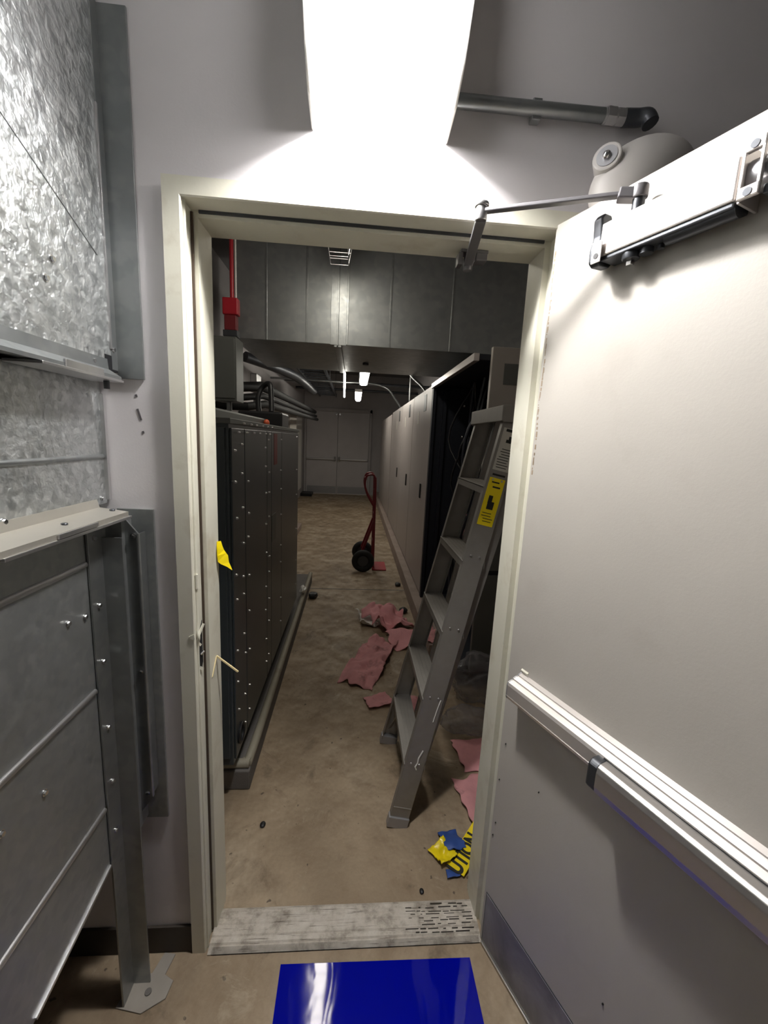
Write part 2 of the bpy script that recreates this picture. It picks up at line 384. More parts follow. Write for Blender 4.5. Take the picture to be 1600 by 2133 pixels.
# worn vertical stain along the hinge edge, a thin chipped strip
mb = MB()
for k in range(70):
    z = 1.55 + k * 0.0078 + random.uniform(-0.006, 0.006); x0 = 0.006 + 0.005 * noise.noise(Vector((z * 9, 0, 0)))
    mb.box(x0, -0.0005, z, x0 + random.uniform(0.001, 0.005), 0.0004, z + random.uniform(0.003, 0.012))
ch = mb.build('paint_chip', plain('old_paint_chips', srgb(160, 142, 122), 0.7), leaf, smooth=False)
ch['label'] = 'tan paint chips'
for (x, z) in ((0.155, 0.705), (0.01, 0.62), (0.014, 0.47), (0.40, 0.36), (0.008, 0.42), (0.02, 0.75)):
    b = MB(); b.cyl((x, -0.0007, z), (x + 0.002, 0.0005, z - 0.001), 0.003, n=10); s_ = b.build('dent_mark', M['ink'], leaf)
mb = MB(); mb.box(0.013, -0.0022, 0.02, 0.90, -0.0001, 0.200, 0.0008); kp = mb.build('kick_plate', M['kick'], door); kp['label'] = 'stained steel kick plate'
mb = MB(); mb.box(0.010, -0.0014, 0.199, 0.903, -0.0001, 0.2035); mb.box(0.0100, -0.0014, 0.018, 0.0135, -0.0001, 0.2035); mb.build('plate_edge', M['castdark'], kp)
mb = MB(); mb.box(0.012, -0.006, 0.004, 0.905, 0.05, 0.0125, 0.001); mb.build('door_sweep', M['alu'], door)
# hinges between leaf and frame
for z in (0.28, 1.08, 1.88):
    b = MB(); b.cyl((-0.006, 0.052, z - 0.057), (-0.006, 0.052, z + 0.057), 0.007); b.box(-0.002, 0.012, z - 0.057, 0.0, 0.05, z + 0.057); b.build('hinge', M['castgrey'], door)
# push bar
mb = MB()
prof = [(0.0, 0.905), (-0.020, 0.912), (-0.034, 0.926), (-0.048, 0.932), (-0.050, 0.94), (-0.0485, 0.9415), (-0.050, 0.943), (-0.050, 0.972), (-0.047, 0.979), (-0.036, 0.9835), (-0.035, 0.9815), (-0.031, 0.983), (-0.030, 0.9865), (-0.020, 0.991), (-0.019, 0.989), (-0.014, 0.991), (-0.013, 0.9935), (0.0, 0.998)]
mb.prism(prof, 'x', 0.052, 0.86)
bar = mb.build('push_bar', M['aluwhite'], door, angle=18); bar['label'] = 'ribbed aluminium push bar rail'
mb = MB(); mb.prism([(y * 1.01, 0.952 + (z - 0.952) * 1.02) for y, z in prof], 'x', 0.0495, 0.0525); mb.build('end_cap', M['castgrey'], bar)
mb = MB(); mb.prism([(0.0, 0.998), (-0.004, 1.006), (0.0, 1.01)], 'x', 0.05, 0.075); mb.build('shim', M['frame'], bar)
mb = MB(); mb.prism([(-0.044, 0.905), (-0.070, 0.905), (-0.077, 0.911), (-0.080, 0.925), (-0.080, 0.958), (-0.077, 0.970), (-0.070, 0.975), (-0.044, 0.9755)], 'x', 0.352, 0.84, 0.0015)
tp = mb.build('touch_pad', plain('worn_steel_pad', srgb(196, 192, 188), 0.3, 0.85, 0.12, 0.03, 12), bar, angle=25); tp['label'] = 'protruding brushed steel touch pad'
mb = MB(); mb.prism([(-0.040, 0.904), (-0.068, 0.904), (-0.078, 0.915), (-0.078, 0.966), (-0.068, 0.974), (-0.040, 0.975)], 'x', 0.330, 0.354, 0.004); mb.build('pad_end', M['castdark'], bar)
mb = MB(); mb.box(0.345, -0.0497, 0.9755, 0.86, -0.044, 0.9775); mb.build('pad_slot', M['black'], bar)
# closer
cl = None
mb = MB()
mb.box(0.176, -0.054, 2.012, 0.412, 0.0, 2.074, 0.003)
cl = mb.build('door_closer', M['aluwhite'], door); cl['label'] = 'satin aluminium overhead door closer body'
mb = MB(); mb.box(0.178, -0.05, 2.004, 0.41, -0.004, 2.0125, 0.002); mb.cyl((0.30, -0.03, 2.008), (0.41, -0.03, 2.008), 0.014)
mb.build('lower_housing', M['castdark'], cl)
mb = MB()   # dark end lug casting
mb.prism([(0.0, 2.02), (-0.02, 1.998), (-0.05, 1.996), (-0.060, 2.003), (-0.060, 2.03), (-0.054, 2.05), (-0.058, 2.085), (-0.050, 2.095), (-0.03, 2.095), (-0.02, 2.07), (0.0, 2.06)], 'x', 0.158, 0.178, 0.003)
mb.cyl((0.168, -0.022, 2.03), (0.140, -0.022, 2.03), 0.027, 0.018, bev=0.004)
mb.build('end_lug', M['castdark'], cl)
mb = MB(); mb.box(0.166, -0.0625, 1.999, 0.188, -0.060, 2.04, 0.001); mb.build('lug_face', M['aluwhite'], cl)
mb = MB(); mb.cyl((0.177, -0.0635, 2.012), (0.177, -0.06, 2.012), 0.0055); mb.build('lug_screw', M['black'], cl)
mb = MB(); mb.cyl((0.234, -0.032, 1.992), (0.234, -0.032, 2.014), 0.016, bev=0.002); mb.cyl((0.234, -0.032, 2.07), (0.234, -0.032, 2.10), 0.011); mb.build('pinion', M['castdark'], cl)
mb = MB(); mb.box(0.2285, -0.0375, 1.982, 0.2395, -0.0265, 1.993, 0.001); mb.build('pinion_square', M['chrome'], cl)
mb = MB(); mb.cyl((0.262, -0.028, 1.994), (0.262, -0.028, 2.008), 0.012); mb.cyl((0.285, -0.022, 1.996), (0.285, -0.022, 2.008), 0.006); mb.build('valve_screw', M['castdark'], cl)
# outer mounting bracket: a plate frame with two screw holes and the spring tube behind
mb = MB()
for (z0, z1) in ((2.005, 2.022), (2.068, 2.084)): mb.box(0.418, -0.062, z0, 0.446, -0.054, z1, 0.002)
mb.box(0.418, -0.062, 2.02, 0.4225, -0.054, 2.07, 0.001); mb.box(0.4415, -0.062, 2.02, 0.446, -0.054, 2.07, 0.001)
mb.box(0.416, -0.054, 2.004, 0.42, 0.0, 2.085, 0.001)
br = mb.build('mounting_bracket', M['aluwhite'], cl)
for z in (2.0125, 2.076):
    b = MB(); b.cyl((0.432, -0.0632, z), (0.432, -0.060, z), 0.0058); b.build('bracket_screw', M['castdark'], cl)
mb = MB(); mb.cyl((0.42, -0.030, 2.044), (0.66, -0.030, 2.044), 0.024, bev=0.003); mb.build('spring_tube', M['castgrey'], cl)
mb = MB(); mb.box(0.446, -0.05, 2.006, 0.66, 0.0, 2.02, 0.002); mb.build('tube_cradle', M['castdark'], cl)
pin = DM @ Vector((0.234, -0.032, 2.106)); elb = Vector((0.266, -0.074, 2.138)); shoe = Vector((0.286, 0.100, 2.108))
mb = MB(); mb.bar(dl(pin + Vector((0.008, 0, 0.0))), dl(pin + (elb - pin) * 0.12 + Vector((0, 0, 0.004))), 0.026, 0.02, bev=0.003)
mb.bar(dl(pin + (elb - pin) * 0.05 + Vector((0, 0, 0.004))), dl(elb + Vector((0, 0, 0.0))), 0.017, 0.008, bev=0.002)
mb.cyl(dl(pin - Vector((0, 0, 0.006))), dl(pin + Vector((0, 0, 0.016))), 0.015, bev=0.002)
arm = mb.build('closer_arm', M['armgrey'], cl)
mb = MB(); mb.cyl(dl(elb - Vector((0, 0, 0.020))), dl(elb + Vector((0, 0, 0.012))), 0.013, bev=0.002); mb.cyl(dl(elb + Vector((0, 0, 0.008))), dl(elb + Vector((0, 0, 0.017))), 0.016, bev=0.003); mb.build('elbow_joint', M['alu'], cl)
mb = MB(); mb.bar(dl(elb + Vector((0, 0, -0.018))), dl(shoe + Vector((0, 0, -0.014))), 0.024, 0.010, bev=0.002); mb.build('forearm', M['armgrey'], cl)
mb = MB(); mb.cyl(dl(shoe - Vector((0, 0, 0.028))), dl(shoe + Vector((0, 0, 0.02))), 0.012, bev=0.002); mb.bar(dl((0.262, 0.1, 2.124)), dl((0.335, 0.1, 2.124)), 0.034, 0.007, bev=0.001); mb.bar(dl((0.262, 0.085, 2.105)), dl((0.262, 0.115, 2.105)), 0.012, 0.03, bev=0.001)
mb.bar(dl((0.318, 0.082, 2.112)), dl((0.318, 0.118, 2.112)), 0.03, 0.02, bev=0.003)
mb.build('arm_shoe', M['armgrey'], cl)

# ------------------------------------------------------------------ light over the door
fx = empty('wall_light', (0.034, 0, 2.298), 'blazing white lens light on the wall over the doorway', 'light')
mb = MB(); mb.box(-0.158, -0.018, 0.05, 0.158, -0.001, 0.50, 0.004); mb.box(-0.158, -0.20, 0.46, 0.158, -0.001, 0.50, 0.004)
for sx in (-1, 1): mb.prism([(-0.001, 0.01), (-0.09, 0.022), (-0.15, 0.058), (-0.20, 0.13), (-0.20, 0.50), (-0.001, 0.50)], 'x', sx * 0.153 - 0.004, sx * 0.153 + 0.004, 0.003)  # side plates added to keep the lens light off the wall
mb.build('housing', M['white'], fx)
mb = MB(); mb.prism([(-0.020, 0.026), (-0.10, 0.022), (-0.17, 0.045), (-0.225, 0.10), (-0.245, 0.18), (-0.245, 0.455), (-0.020, 0.455)], 'x', -0.146, 0.146, 0.03, ); mb.build('lens', M['lens'], fx, angle=60)
mb = MB(); mb.box(-0.045, -0.170, 0.128, 0.055, -0.105, 0.134); mb.build('lamp', M['lamp'], fx)
mb = MB(); mb.box(-0.050, -0.175, 0.1345, 0.060, -0.100, 0.15, 0.002); mb.build('lamp_board', M['white'], fx)  # board added above the lamp so it shines only downward
# conduit and emergency lamp
cd = empty('conduit', (0.18, -0.02, 2.385), 'thin grey metal conduit along the wall right of the light', 'conduit')
mb = MB(); mb.tube([(0, 0, 0), (0.39, 0, 0.004)], 0.0145, 14); mb.build('pipe', M['galvsmooth'], cd)
mb = MB(); mb.cyl((0.375, 0, 0.004), (0.395, 0, 0.004), 0.019, n=6); mb.cyl((0.40, 0, 0.004), (0.418, 0, 0.004), 0.018, n=6); mb.cyl((0.37, 0, 0.004), (0.425, 0, 0.004), 0.016); mb.build('coupling', M['alu'], cd)
mb = MB(); mb.tube(spline([(0.42, 0, 0.004), (0.45, -0.004, 0.004), (0.468, -0.014, 0.0), (0.474, -0.02, -0.016)], 6), 0.0175, 14); mb.build('elbow', M['castdark'], cd)
mb = MB(); mb.box(0.2, -0.002, -0.02, 0.222, 0.0185, 0.024, 0.002); mb.build('strap', M['galvsmooth'], cd)
em = empty('emergency_light', (0.632, 0, 2.225), 'off-white rounded lamp housing on the wall above the open door', 'light')
mb = MB(); mb.ball((0.0, -0.072, 0.0), (0.122, 0.07, 0.088), 40, 24, Matrix.Rotation(math.radians(-25), 4, 'Y')); mb.build('housing', M['housing'], em)
mb = MB(); mb.cyl((0.0, -0.03, 0.0), (0.0, -0.001, 0.0), 0.06, bev=0.006); mb.build('wall_mount', M['housing'], em)
ld = Vector((-0.62, -0.76, 0.1)).normalized(); lp = Vector((-0.100, -0.096, 0.028))
mb = MB(); mb.cyl(lp - ld * 0.03, lp + ld * 0.010, 0.031, 0.029, 28, bev=0.003); rim = mb.build('lens_rim', M['housing'], em)
mb = MB(); mb.cyl(lp + ld * 0.008, lp + ld * 0.0115, 0.021, n=28); mb.build('lamp_glass', M['castgrey'], rim)
mb = MB(); mb.ball(lp + ld * 0.012, (0.009, 0.009, 0.009), 16, 10); mb.build('bulb', M['chrome'], rim)
# wall scuffs
mb = MB()
for p, a in (((-0.535, 1.655), 0.028), ((-0.540, 1.70), 0.006), ((-0.528, 1.612), 0.006)):
    mb.obox((p[0], -0.0004, p[1]), ((1, 0, 0.3), (0, 1, 0), (-0.3, 0, 1)), (0.005, 0.0009, a))
tag(mb.build('scuff_mark', plain('grey_scuff', srgb(92, 88, 90), 0.7), smooth=False), 'small dark scuffs on the wall left of the frame', 'scuff', kind='structure')

# ------------------------------------------------------------------ galvanized ducts on the left
screw_me = None
def screw(parent, p, d, r=0.0055):
    b = MB(); d = Vector(d).normalized(); p = Vector(p)
    b.cyl(p - d * 0.001, p + d * 0.0018, r * 1.25, n=14); b.cyl(p + d * 0.0015, p + d * 0.0055, r, r * 0.85, 6)
    return b.build('screw', M['chrome'], parent)
DX = -0.577
up = empty('upper_duct', (-1.0, -0.8, 1.75), 'large spangled galvanized duct at upper left passing into the wall', 'duct', 'galvanized ductwork at left')
def L3(o): return lambda x, y, z: (x - o.location.x, y - o.location.y, z - o.location.z)
q = L3(up)
def lbox(mb, q, a, b, bev=0.0): mb.box(*q(*a), *q(*b), bev)
mb = MB(); lbox(mb, q, (-1.7, -1.7, 1.752), (DX, -0.003, 2.95), 0.002); mb.build('sheet_body', M['galv'], up)
mb = MB(); lbox(mb, q, (DX, -0.007, 1.738), (-0.516, -0.001, 2.50), 0.001); lbox(mb, q, (DX - 0.0, -0.030, 1.755), (DX + 0.0015, -0.004, 2.50))
mb.build('wall_collar', M['galvsmooth'], up)
mb = MB(); lbox(mb, q, (DX - 0.001, -0.034, 1.80), (DX + 0.004, -0.028, 2.30), 0.001); mb.build('edge_bead', M['alu'], up)
mb = MB(); mb.bar(q(DX + 0.0006, -0.06, 1.99), q(DX + 0.0002, -0.32, 2.115), 0.0022, 0.0014); mb.bar(q(DX + 0.0002, -0.32, 2.115), q(DX + 0.0002, -0.9, 2.40), 0.0022, 0.0014); mb.build('cross_break', M['galvsmooth'], up)
mb = MB()
mb.prism([(q(-0.62, 0, 1.752)[0], q(0, 0, 1.752)[2]), (q(DX, 0, 0)[0], q(0, 0, 1.775)[2]), (q(DX + 0.002, 0, 0)[0], q(0, 0, 1.775)[2]), (q(DX + 0.004, 0, 0)[0], q(0, 0, 1.752)[2]), (q(-0.546, 0, 0)[0], q(0, 0, 1.736)[2]), (q(-0.546, 0, 0)[0], q(0, 0, 1.729)[2]), (q(-0.62, 0, 0)[0], q(0, 0, 1.738)[2])], 'y', q(0, -1.7, 0)[1], q(0, -0.05, 0)[1])
fl = mb.build('joint_flange', M['galvsmooth'], up, angle=15)
mb = MB(); lbox(mb, q, (-0.61, -0.30, 1.7235), (-0.543, -0.046, 1.729), 0.001); lbox(mb, q, (-0.549, -0.24, 1.724), (-0.5435, -0.12, 1.743), 0.001); mb.build('flange_cleat', M['alu'], fl)
mb = MB(); mb.prism([(q(DX - 0.012, 0, 0)[0], q(0, 0, 1.792)[2]), (q(DX + 0.001, 0, 0)[0], q(0, 0, 1.785)[2]), (q(DX + 0.001, 0, 0)[0], q(0, 0, 1.75)[2]), (q(DX - 0.012, 0, 0)[0], q(0, 0, 1.75)[2])], 'y', q(0, -0.056, 0)[1], q(0, -0.008, 0)[1]); mb.build('corner_notch', M['black'], up)
mb = MB(); mb.cyl(q(-0.566, -0.075, 1.706), q(-0.566, -0.075, 1.735), 0.006, n=6); mb.build('flange_bolt', M['castdark'], fl)
for (y, z) in ((-0.205, 1.925), (-0.225, 1.885), (-0.022, 1.80), (-0.1, 1.763)): screw(up, q(DX, y, z), (1, 0, 0))

mid = empty('middle_duct', (-1.0, -0.8, 1.44), 'short spangled galvanized duct section between the two flanges', 'duct', 'galvanized ductwork at left')
q = L3(mid)
mb = MB(); lbox(mb, q, (-1.66, -1.66, 1.431), (-0.621, -0.006, 1.7285), 0.002); mb.build('sheet_body', M['galv'], mid)
mb = MB(); lbox(mb, q, (-0.6215, -0.012, 1.44), (-0.612, -0.0015, 1.70), 0.001); mb.build('edge_bead', M['alu'], mid)
mb = MB(); mb.cyl(q(-0.6215, -1.6, 1.548), q(-0.6215, -0.014, 1.548), 0.006, n=12); mb.build('pressed_rib', M['galvsmooth'], mid)
screw(mid, q(-0.621, -0.03, 1.445), (1, 0, 0)); screw(mid, q(-0.621, -0.32, 1.445), (1, 0, 0))

lo = empty('lower_duct', (-1.0, -0.8, 0.47), 'dull grey galvanized duct box at lower left with ribbed panels', 'duct', 'galvanized ductwork at left')
q = L3(lo); LX = -0.603
def pz(pts): return [(p[0] - lo.location.y, p[1] - lo.location.z) for p in pts]
mb = MB(); mb.prism(pz([(-0.052, 1.402), (-1.7, 1.402), (-1.7, 0.20), (-0.40, 0.435), (-0.052, 0.495)]), 'x', -1.7 - lo.location.x, LX - lo.location.x); mb.build('sheet_body', M['galvfine'], lo, smooth=False)
for z in (1.31, 0.992, 0.66):
    b = MB(); b.cyl(q(LX - 0.001, -1.6, z + 0.004), q(LX - 0.001, -0.14, z), 0.0078, n=12); b.build('pressed_rib', M['alu'], lo)
mb = MB(); mb.bar(q(LX + 0.001, -0.055, 0.498), q(LX + 0.001, -0.40, 0.438), 0.006, 0.008); mb.build('bottom_hem', M['alu'], lo)
mb = MB()
px = lambda x, z: (x - lo.location.x, z - lo.location.z)
mb.prism([px(-0.66, 1.429), px(-0.6203, 1.4295), px(-0.6198, 1.447), px(-0.6175, 1.447), px(-0.612, 1.428), px(-0.546, 1.420), px(-0.546, 1.408), px(-0.66, 1.403)], 'y', -1.7 - lo.location.y, -0.055 - lo.location.y)
lf = mb.build('joint_flange', plain('tan_lit_flange_steel', srgb(190, 186, 176), 0.4, 0.75, 0.08, 0.1), lo, angle=15)  # warm tone of the lit flange top is put into its colour
mb = MB(); lbox(mb, q, (-0.60, -0.42, 1.402), (-0.543, -0.045, 1.4085), 0.001); lbox(mb, q, (-0.55, -0.30, 1.4095), (-0.542, -0.18, 1.419), 0.001); mb.build('flange_cleat', M['alu'], lf)
for y in (-0.07, -0.235):
    mb = MB(); mb.cyl(q(-0.575, y, 1.42), q(-0.575, y, 1.427), 0.006, n=6); mb.build('flange_bolt', M['castdark'], lf)
for (y, z) in ((-0.21, 1.20), (-0.155, 1.19), (-0.318, 0.885), (-0.42, 0.90)): screw(lo, q(LX, y, z), (1, 0, 0))
# edge angle of the duct next to the wall, and the wall collar
mb = MB(); mb.prism([(q(LX, 0, 0)[0], q(0, 0, 1.395)[2]), (q(-0.56, 0, 0)[0], q(0, 0, 1.395)[2]), (q(-0.532, 0, 0)[0], q(0, 0, 1.36)[2]), (q(-0.532, 0, 0)[0], q(0, 0, 0.60)[2]), (q(LX, 0, 0)[0], q(0, 0, 0.50)[2])], 'y', q(0, -0.042, 0)[1], q(0, -0.037, 0)[1])
mb.tube([q(-0.5335, -0.0405, 1.362), q(-0.5335, -0.0405, 0.605)], 0.0045, 10); lbox(mb, q, (-0.536, -0.042, 0.61), (-0.532, -0.008, 1.36))
ea = mb.build('edge_angle', M['galvsmooth'], lo)
for z in (1.355, 0.985, 0.615): screw(lo, q(-0.545, -0.0425, z), (0, -1, 0))
mb = MB(); lbox(mb, q, (-0.60, -0.007, 0.497), (-0.510, -0.001, 1.418), 0.001); wc = mb.build('wall_collar', M['galvfine'], lo)
mb = MB(); lbox(mb, q, (LX - 0.2, -0.055, 0.51), (-0.565, -0.008, 1.40)); mb.build('collar_neck', M['galvfine'], lo)
# angle iron support leg
pl_ = empty('support_post', (-0.575, -0.10, 0), 'galvanized angle iron leg screwed to the lower duct and standing on the floor', 'post')
q = L3(pl_)
mb = MB(); lbox(mb, q, (LX + 0.0015, -0.135, 0.004), (LX + 0.0065, -0.078, 1.398), 0.0006); lbox(mb, q, (LX + 0.0015, -0.083, 0.004), (-0.550, -0.078, 1.36), 0.0006)
mb.build('angle_iron', M['galvsmooth'], pl_)
for z in (1.365, 1.20, 1.055, 0.875, 0.72, 0.57): screw(pl_, q(LX + 0.0065, -0.112, z), (1, 0, 0))
mb = MB(); mb.prism([(-0.045, -0.035), (0.03, -0.05), (0.085, -0.02), (0.09, 0.02), (0.06, 0.035), (0.07, 0.085), (0.035, 0.09), (0.02, 0.04), (-0.03, 0.03)], 'z', 0.0, 0.0045, 0.001)
bp = mb.build('base_plate', plain('pale_grout_pad', srgb(150, 143, 134), 0.8, 0, 0.15, 0.3), pl_); bp['label'] = 'pale grout smeared foot plate'
mb = MB(); mb.cyl((0.03, -0.005, 0.003), (0.03, -0.005, 0.008), 0.009, n=16); mb.build('anchor_hole', M['pad'], bp)

# ------------------------------------------------------------------ blue mat on the floor
mb = MB(); mb.prism([(-0.174, -0.054), (0.424, -0.060), (0.421, -0.62), (-0.172, -0.62)], 'z', 0.0005, 0.004, 0.001)
tag(mb.build('floor_mat', M['blue']), 'glossy blue sticky mat on the floor before the threshold', 'mat')

# ------------------------------------------------------------------ corridor: left cabinet on its pad
mb = MB(); mb.box(-1.455, 0.60, 0.0, -0.43, 3.4, 0.098, 0.006)
pd = tag(mb.build('concrete_pad', M['pad']), 'dark concrete pad under the charcoal cabinet on the left', 'pad')
mb = MB(); mb.tube(spline([(-1.40, 0.632, 0.112), (-0.52, 0.632, 0.112), (-0.46, 0.645, 0.112), (-0.446, 0.70, 0.112), (-0.446, 1.4, 0.112), (-0.446, 3.38, 0.112)], 6), 0.021, 14)
lp_ = mb.build('edge_lip', M['pipewhite'], pd); lp_['label'] = 'pale painted rounded edge'
CX = -0.475
dc = empty('equipment_cabinet', (-0.9, 1.4, 0.098), 'charcoal steel equipment cabinet studded with bolts, left of the aisle', 'cabinet')
q = L3(dc)
mb = MB(); lbox(mb, q, (-1.40, 0.52, 0.20), (CX, 2.42, 1.672), 0.004); mb.build('body', M['darkcab'], dc)
mb = MB(); lbox(mb, q, (-1.38, 0.70, 0.098), (CX - 0.035, 2.40, 0.20)); mb.build('plinth', M['black'], dc)
ys = [0.53, 0.72, 1.17, 1.29, 1.62, 2.41]
for a, b in zip(ys, ys[1:]):
    m_ = MB(); lbox(m_, q, (CX, a + 0.004, 0.22), (CX + 0.008, b - 0.004, 1.64), 0.002); m_.build('side_panel', M['darkcab'], dc)
mb = MB(); lbox(mb, q, (-1.39, 0.51, 0.24), (CX - 0.012, 0.52, 1.64), 0.002); mb.build('end_panel', M['darkcab'], dc)
mb = MB(); lbox(mb, q, (-1.41, 0.505, 1.655), (CX + 0.012, 2.43, 1.676), 0.002); mb.build('top_trim', M['greyCab'], dc)
nb = 0; b0 = None
def bolt(p):
    global b0
    if b0 is None:
        m_ = MB(); m_.cyl((0, 0, 0), (0.006, 0, 0), 0.0052, 0.0044, 8); m_.ball((0.006, 0, 0), (0.003, 0.0038, 0.0038), 10, 6); b0 = m_.build('bolt', M['alu'], dc); b0.location = p
    else: copy_part(b0, dc, p)
for y, n, z0, z1 in ((0.575, 8, 0.42, 1.58), (0.68, 10, 0.30, 1.60), (0.76, 9, 0.32, 1.61), (1.13, 9, 0.30, 1.60), (1.21, 9, 0.36, 1.62), (1.58, 8, 0.4, 1.62), (2.30, 6, 0.4, 1.62)):
    for k in range(n):
        z = z0 + (z1 - z0) * k / (n - 1) + random.uniform(-0.05, 0.05)
        bolt(q(CX + 0.008, y + random.uniform(-0.012, 0.012), z))
for k in range(12): bolt(q(CX + 0.012, 0.62 + k * 0.06 + random.uniform(-0.01, 0.01), 1.662 if k % 2 else 1.625))
mb = MB(); mb.tube([(p[0], p[1], p[2]) for p in arc(q(CX + 0.012, 0.60, 0.30), 0.04, 0, 2 * PI, 20, 'yz')], 0.007, 8); mb.build('lifting_eye', M['black'], dc)
mb = MB(); lbox(mb, q, (CX + 0.008, 1.30, 1.0), (CX + 0.010, 1.42, 1.16)); mb.build('name_plate', M['greyCab'], dc)
mb = MB(); lbox(mb, q, (CX + 0.008, 1.36, 1.45), (CX + 0.0095, 1.46, 1.63)); mb.build('red_reflection', M['darkred'], dc)  # flat red patch painted in for a reddish reflection on the panel
# things on top of the cabinet
mb = MB(); mb.box(-1.30, 0.75, 1.676, -0.62, 1.9, 1.73, 0.01)
tag(mb.build('cover_plate', M['greyCab']), 'flat grey cover lying on the charcoal cabinet', 'cover')
mb = MB(); mb.box(-0.86, 2.05, 1.677, -0.54, 2.36, 1.79, 0.015)
bb = tag(mb.build('battery_box', M['black']), 'black box on the far end of the charcoal cabinet', 'box')
mb = MB(); mb.tube(spline([(-0.74, 2.2, 1.785), (-0.75, 2.22, 1.9), (-0.72, 2.24, 1.98), (-0.66, 2.2, 2.0), (-0.64, 2.16, 1.9), (-0.63, 2.12, 1.79)], 6), 0.02, 10); mb.build('carry_strap', M['black'], bb)
mb = MB(); mb.ball((-0.60, 1.80, 1.70), (0.02, 0.03, 0.024)); tag(mb.build('orange_plug', plain('orange_plastic', srgb(210, 96, 60), 0.5)), 'small orange cap beside the black box on the cabinet', 'plug')
jb = empty('junction_box', (-0.92, 2.3, 1.74), 'tall grey junction box on a short pipe above the charcoal cabinet', 'box')
mb = MB(); mb.box(-0.16, -0.10, 0.12, 0.015, 0.10, 0.585, 0.004); mb.build('box_body', M['greyCab'], jb)
mb = MB(); mb.box(-0.15, -0.108, 0.14, 0.005, -0.10, 0.57, 0.003); mb.build('box_cover', M['greyCab'], jb)
mb = MB(); mb.tube([(-0.07, 0, 0.12), (-0.07, 0, -0.062)], 0.02); mb.build('drop_pipe', M['galvsmooth'], jb)
for k, (z, r, y) in enumerate(((2.02, 0.045, 2.75), (1.92, 0.03, 2.62), (1.84, 0.035, 2.55))):
    b = MB(); b.tube([(-1.45, y, z), (-1.02 + 0.05 * k, y + 0.02, z + 0.01), (-0.92 + 0.04 * k, y + 0.35, z + 0.06), (-1.02 + 0.03 * k, 9.5, z + 0.22)], r, 12)
    tag(b.build('service_pipe', M['blackrubber']), ['thick dark pipe, highest of three above the charcoal cabinet', 'thin dark pipe, middle of three above the charcoal cabinet', 'dark pipe, lowest of three above the charcoal cabinet'][k], 'pipe', 'pipes above the cabinet')
b = MB(); b.box(-1.10, 3.40, 2.05, -1.03, 3.6, 2.24, 0.01); wl = tag(b.build('metal_box', M['alu']), 'small shiny metal box above the charcoal cabinet', 'box')
b = MB(); b.box(-1.025, 3.42, 2.085, -1.018, 3.58, 2.10); b.build('box_seam', M['castdark'], wl)
b = MB(); b.tube([(-1.07, 3.5, 2.05), (-1.07, 3.5, 1.88)], 0.02); b.build('drop_pipe', M['galvsmooth'], wl)
b = MB(); b.tube(spline([(-1.30, 4.0, 2.50), (-1.05, 4.3, 2.46), (-0.85, 4.7, 2.42), (-0.78, 5.2, 2.40), (-0.80, 6.5, 2.44), (-0.85, 7.5, 2.52)], 6), 0.06, 12)
tag(b.build('insulated_pipe', M['castdark']), 'dark insulated pipe curving along the corridor ceiling at left', 'pipe')
# red fire alarm box on its red conduit
fa = empty('alarm_box', (-0.965, 2.30, 2.28), 'red alarm box on a red conduit inside the doorway at upper left', 'alarm')
mb = MB(); mb.box(-0.056, -0.035, 0.215, 0.058, 0.035, 0.335, 0.008); mb.build('red_box', M['red'], fa)
mb = MB(); mb.box(-0.045, -0.03, 0.105, 0.045, 0.03, 0.214, 0.006); sb = mb.build('sounder', M['darkred'], fa)
mb = MB(); mb.box(-0.054, -0.034, 0.06, 0.054, 0.034, 0.106, 0.004); mb.build('base_bracket', M['castdark'], fa)
mb = MB(); mb.tube([(0.008, 0, 0.335), (0.008, 0, 1.11)], 0.015); mb.build('red_conduit', M['red'], fa)
mb = MB(); mb.tube([(0.034, 0.01, 0.335), (0.034, 0.01, 1.11)], 0.007); mb.build('white_conduit', M['white'], fa)

# ------------------------------------------------------------------ corridor duct overhead
cdct = empty('corridor_duct', (0.2, 2.5, 2.38), 'wide galvanized duct crossing overhead inside the doorway', 'duct')
mb = MB(); mb.box(-1.22, 0.0, 0.0, 1.28, 1.35, 0.86, 0.003); mb.build('sheet_body', M['galvduct'], cdct)
for x in (-0.745, -0.425, -0.095, 0.255, 0.765):
    b = MB(); b.box(x - 0.2 - 0.008, -0.006, 0.0, x - 0.2 + 0.008, 0.001, 0.86, 0.002); b.build('pressed_bead', M['galvsmooth'], cdct)
mb = MB(); mb.box(-0.378, -0.018, -0.012, -0.366, 0.001, 0.86, 0.001); mb.box(-0.43, -0.004, -0.004, -0.300, 0.001, 0.86, 0.001); ss = mb.build('standing_seam', M['galvsmooth'], cdct)
mb = MB(); mb.box(-0.3665, -0.0182, -0.01, -0.364, -0.004, 0.86); mb.build('seam_gap', M['black'], ss)
mb = MB(); mb.box(-0.40, 0.0, -0.02, -0.34, 1.35, 0.0, 0.002); mb.build('under_rail', M['galvsmooth'], cdct)
mb = MB(); mb.cyl((-0.12, 0.75, -0.02), (-0.12, 0.75, 0.0), 0.03); mb.build('access_plug', M['castdark'], cdct)

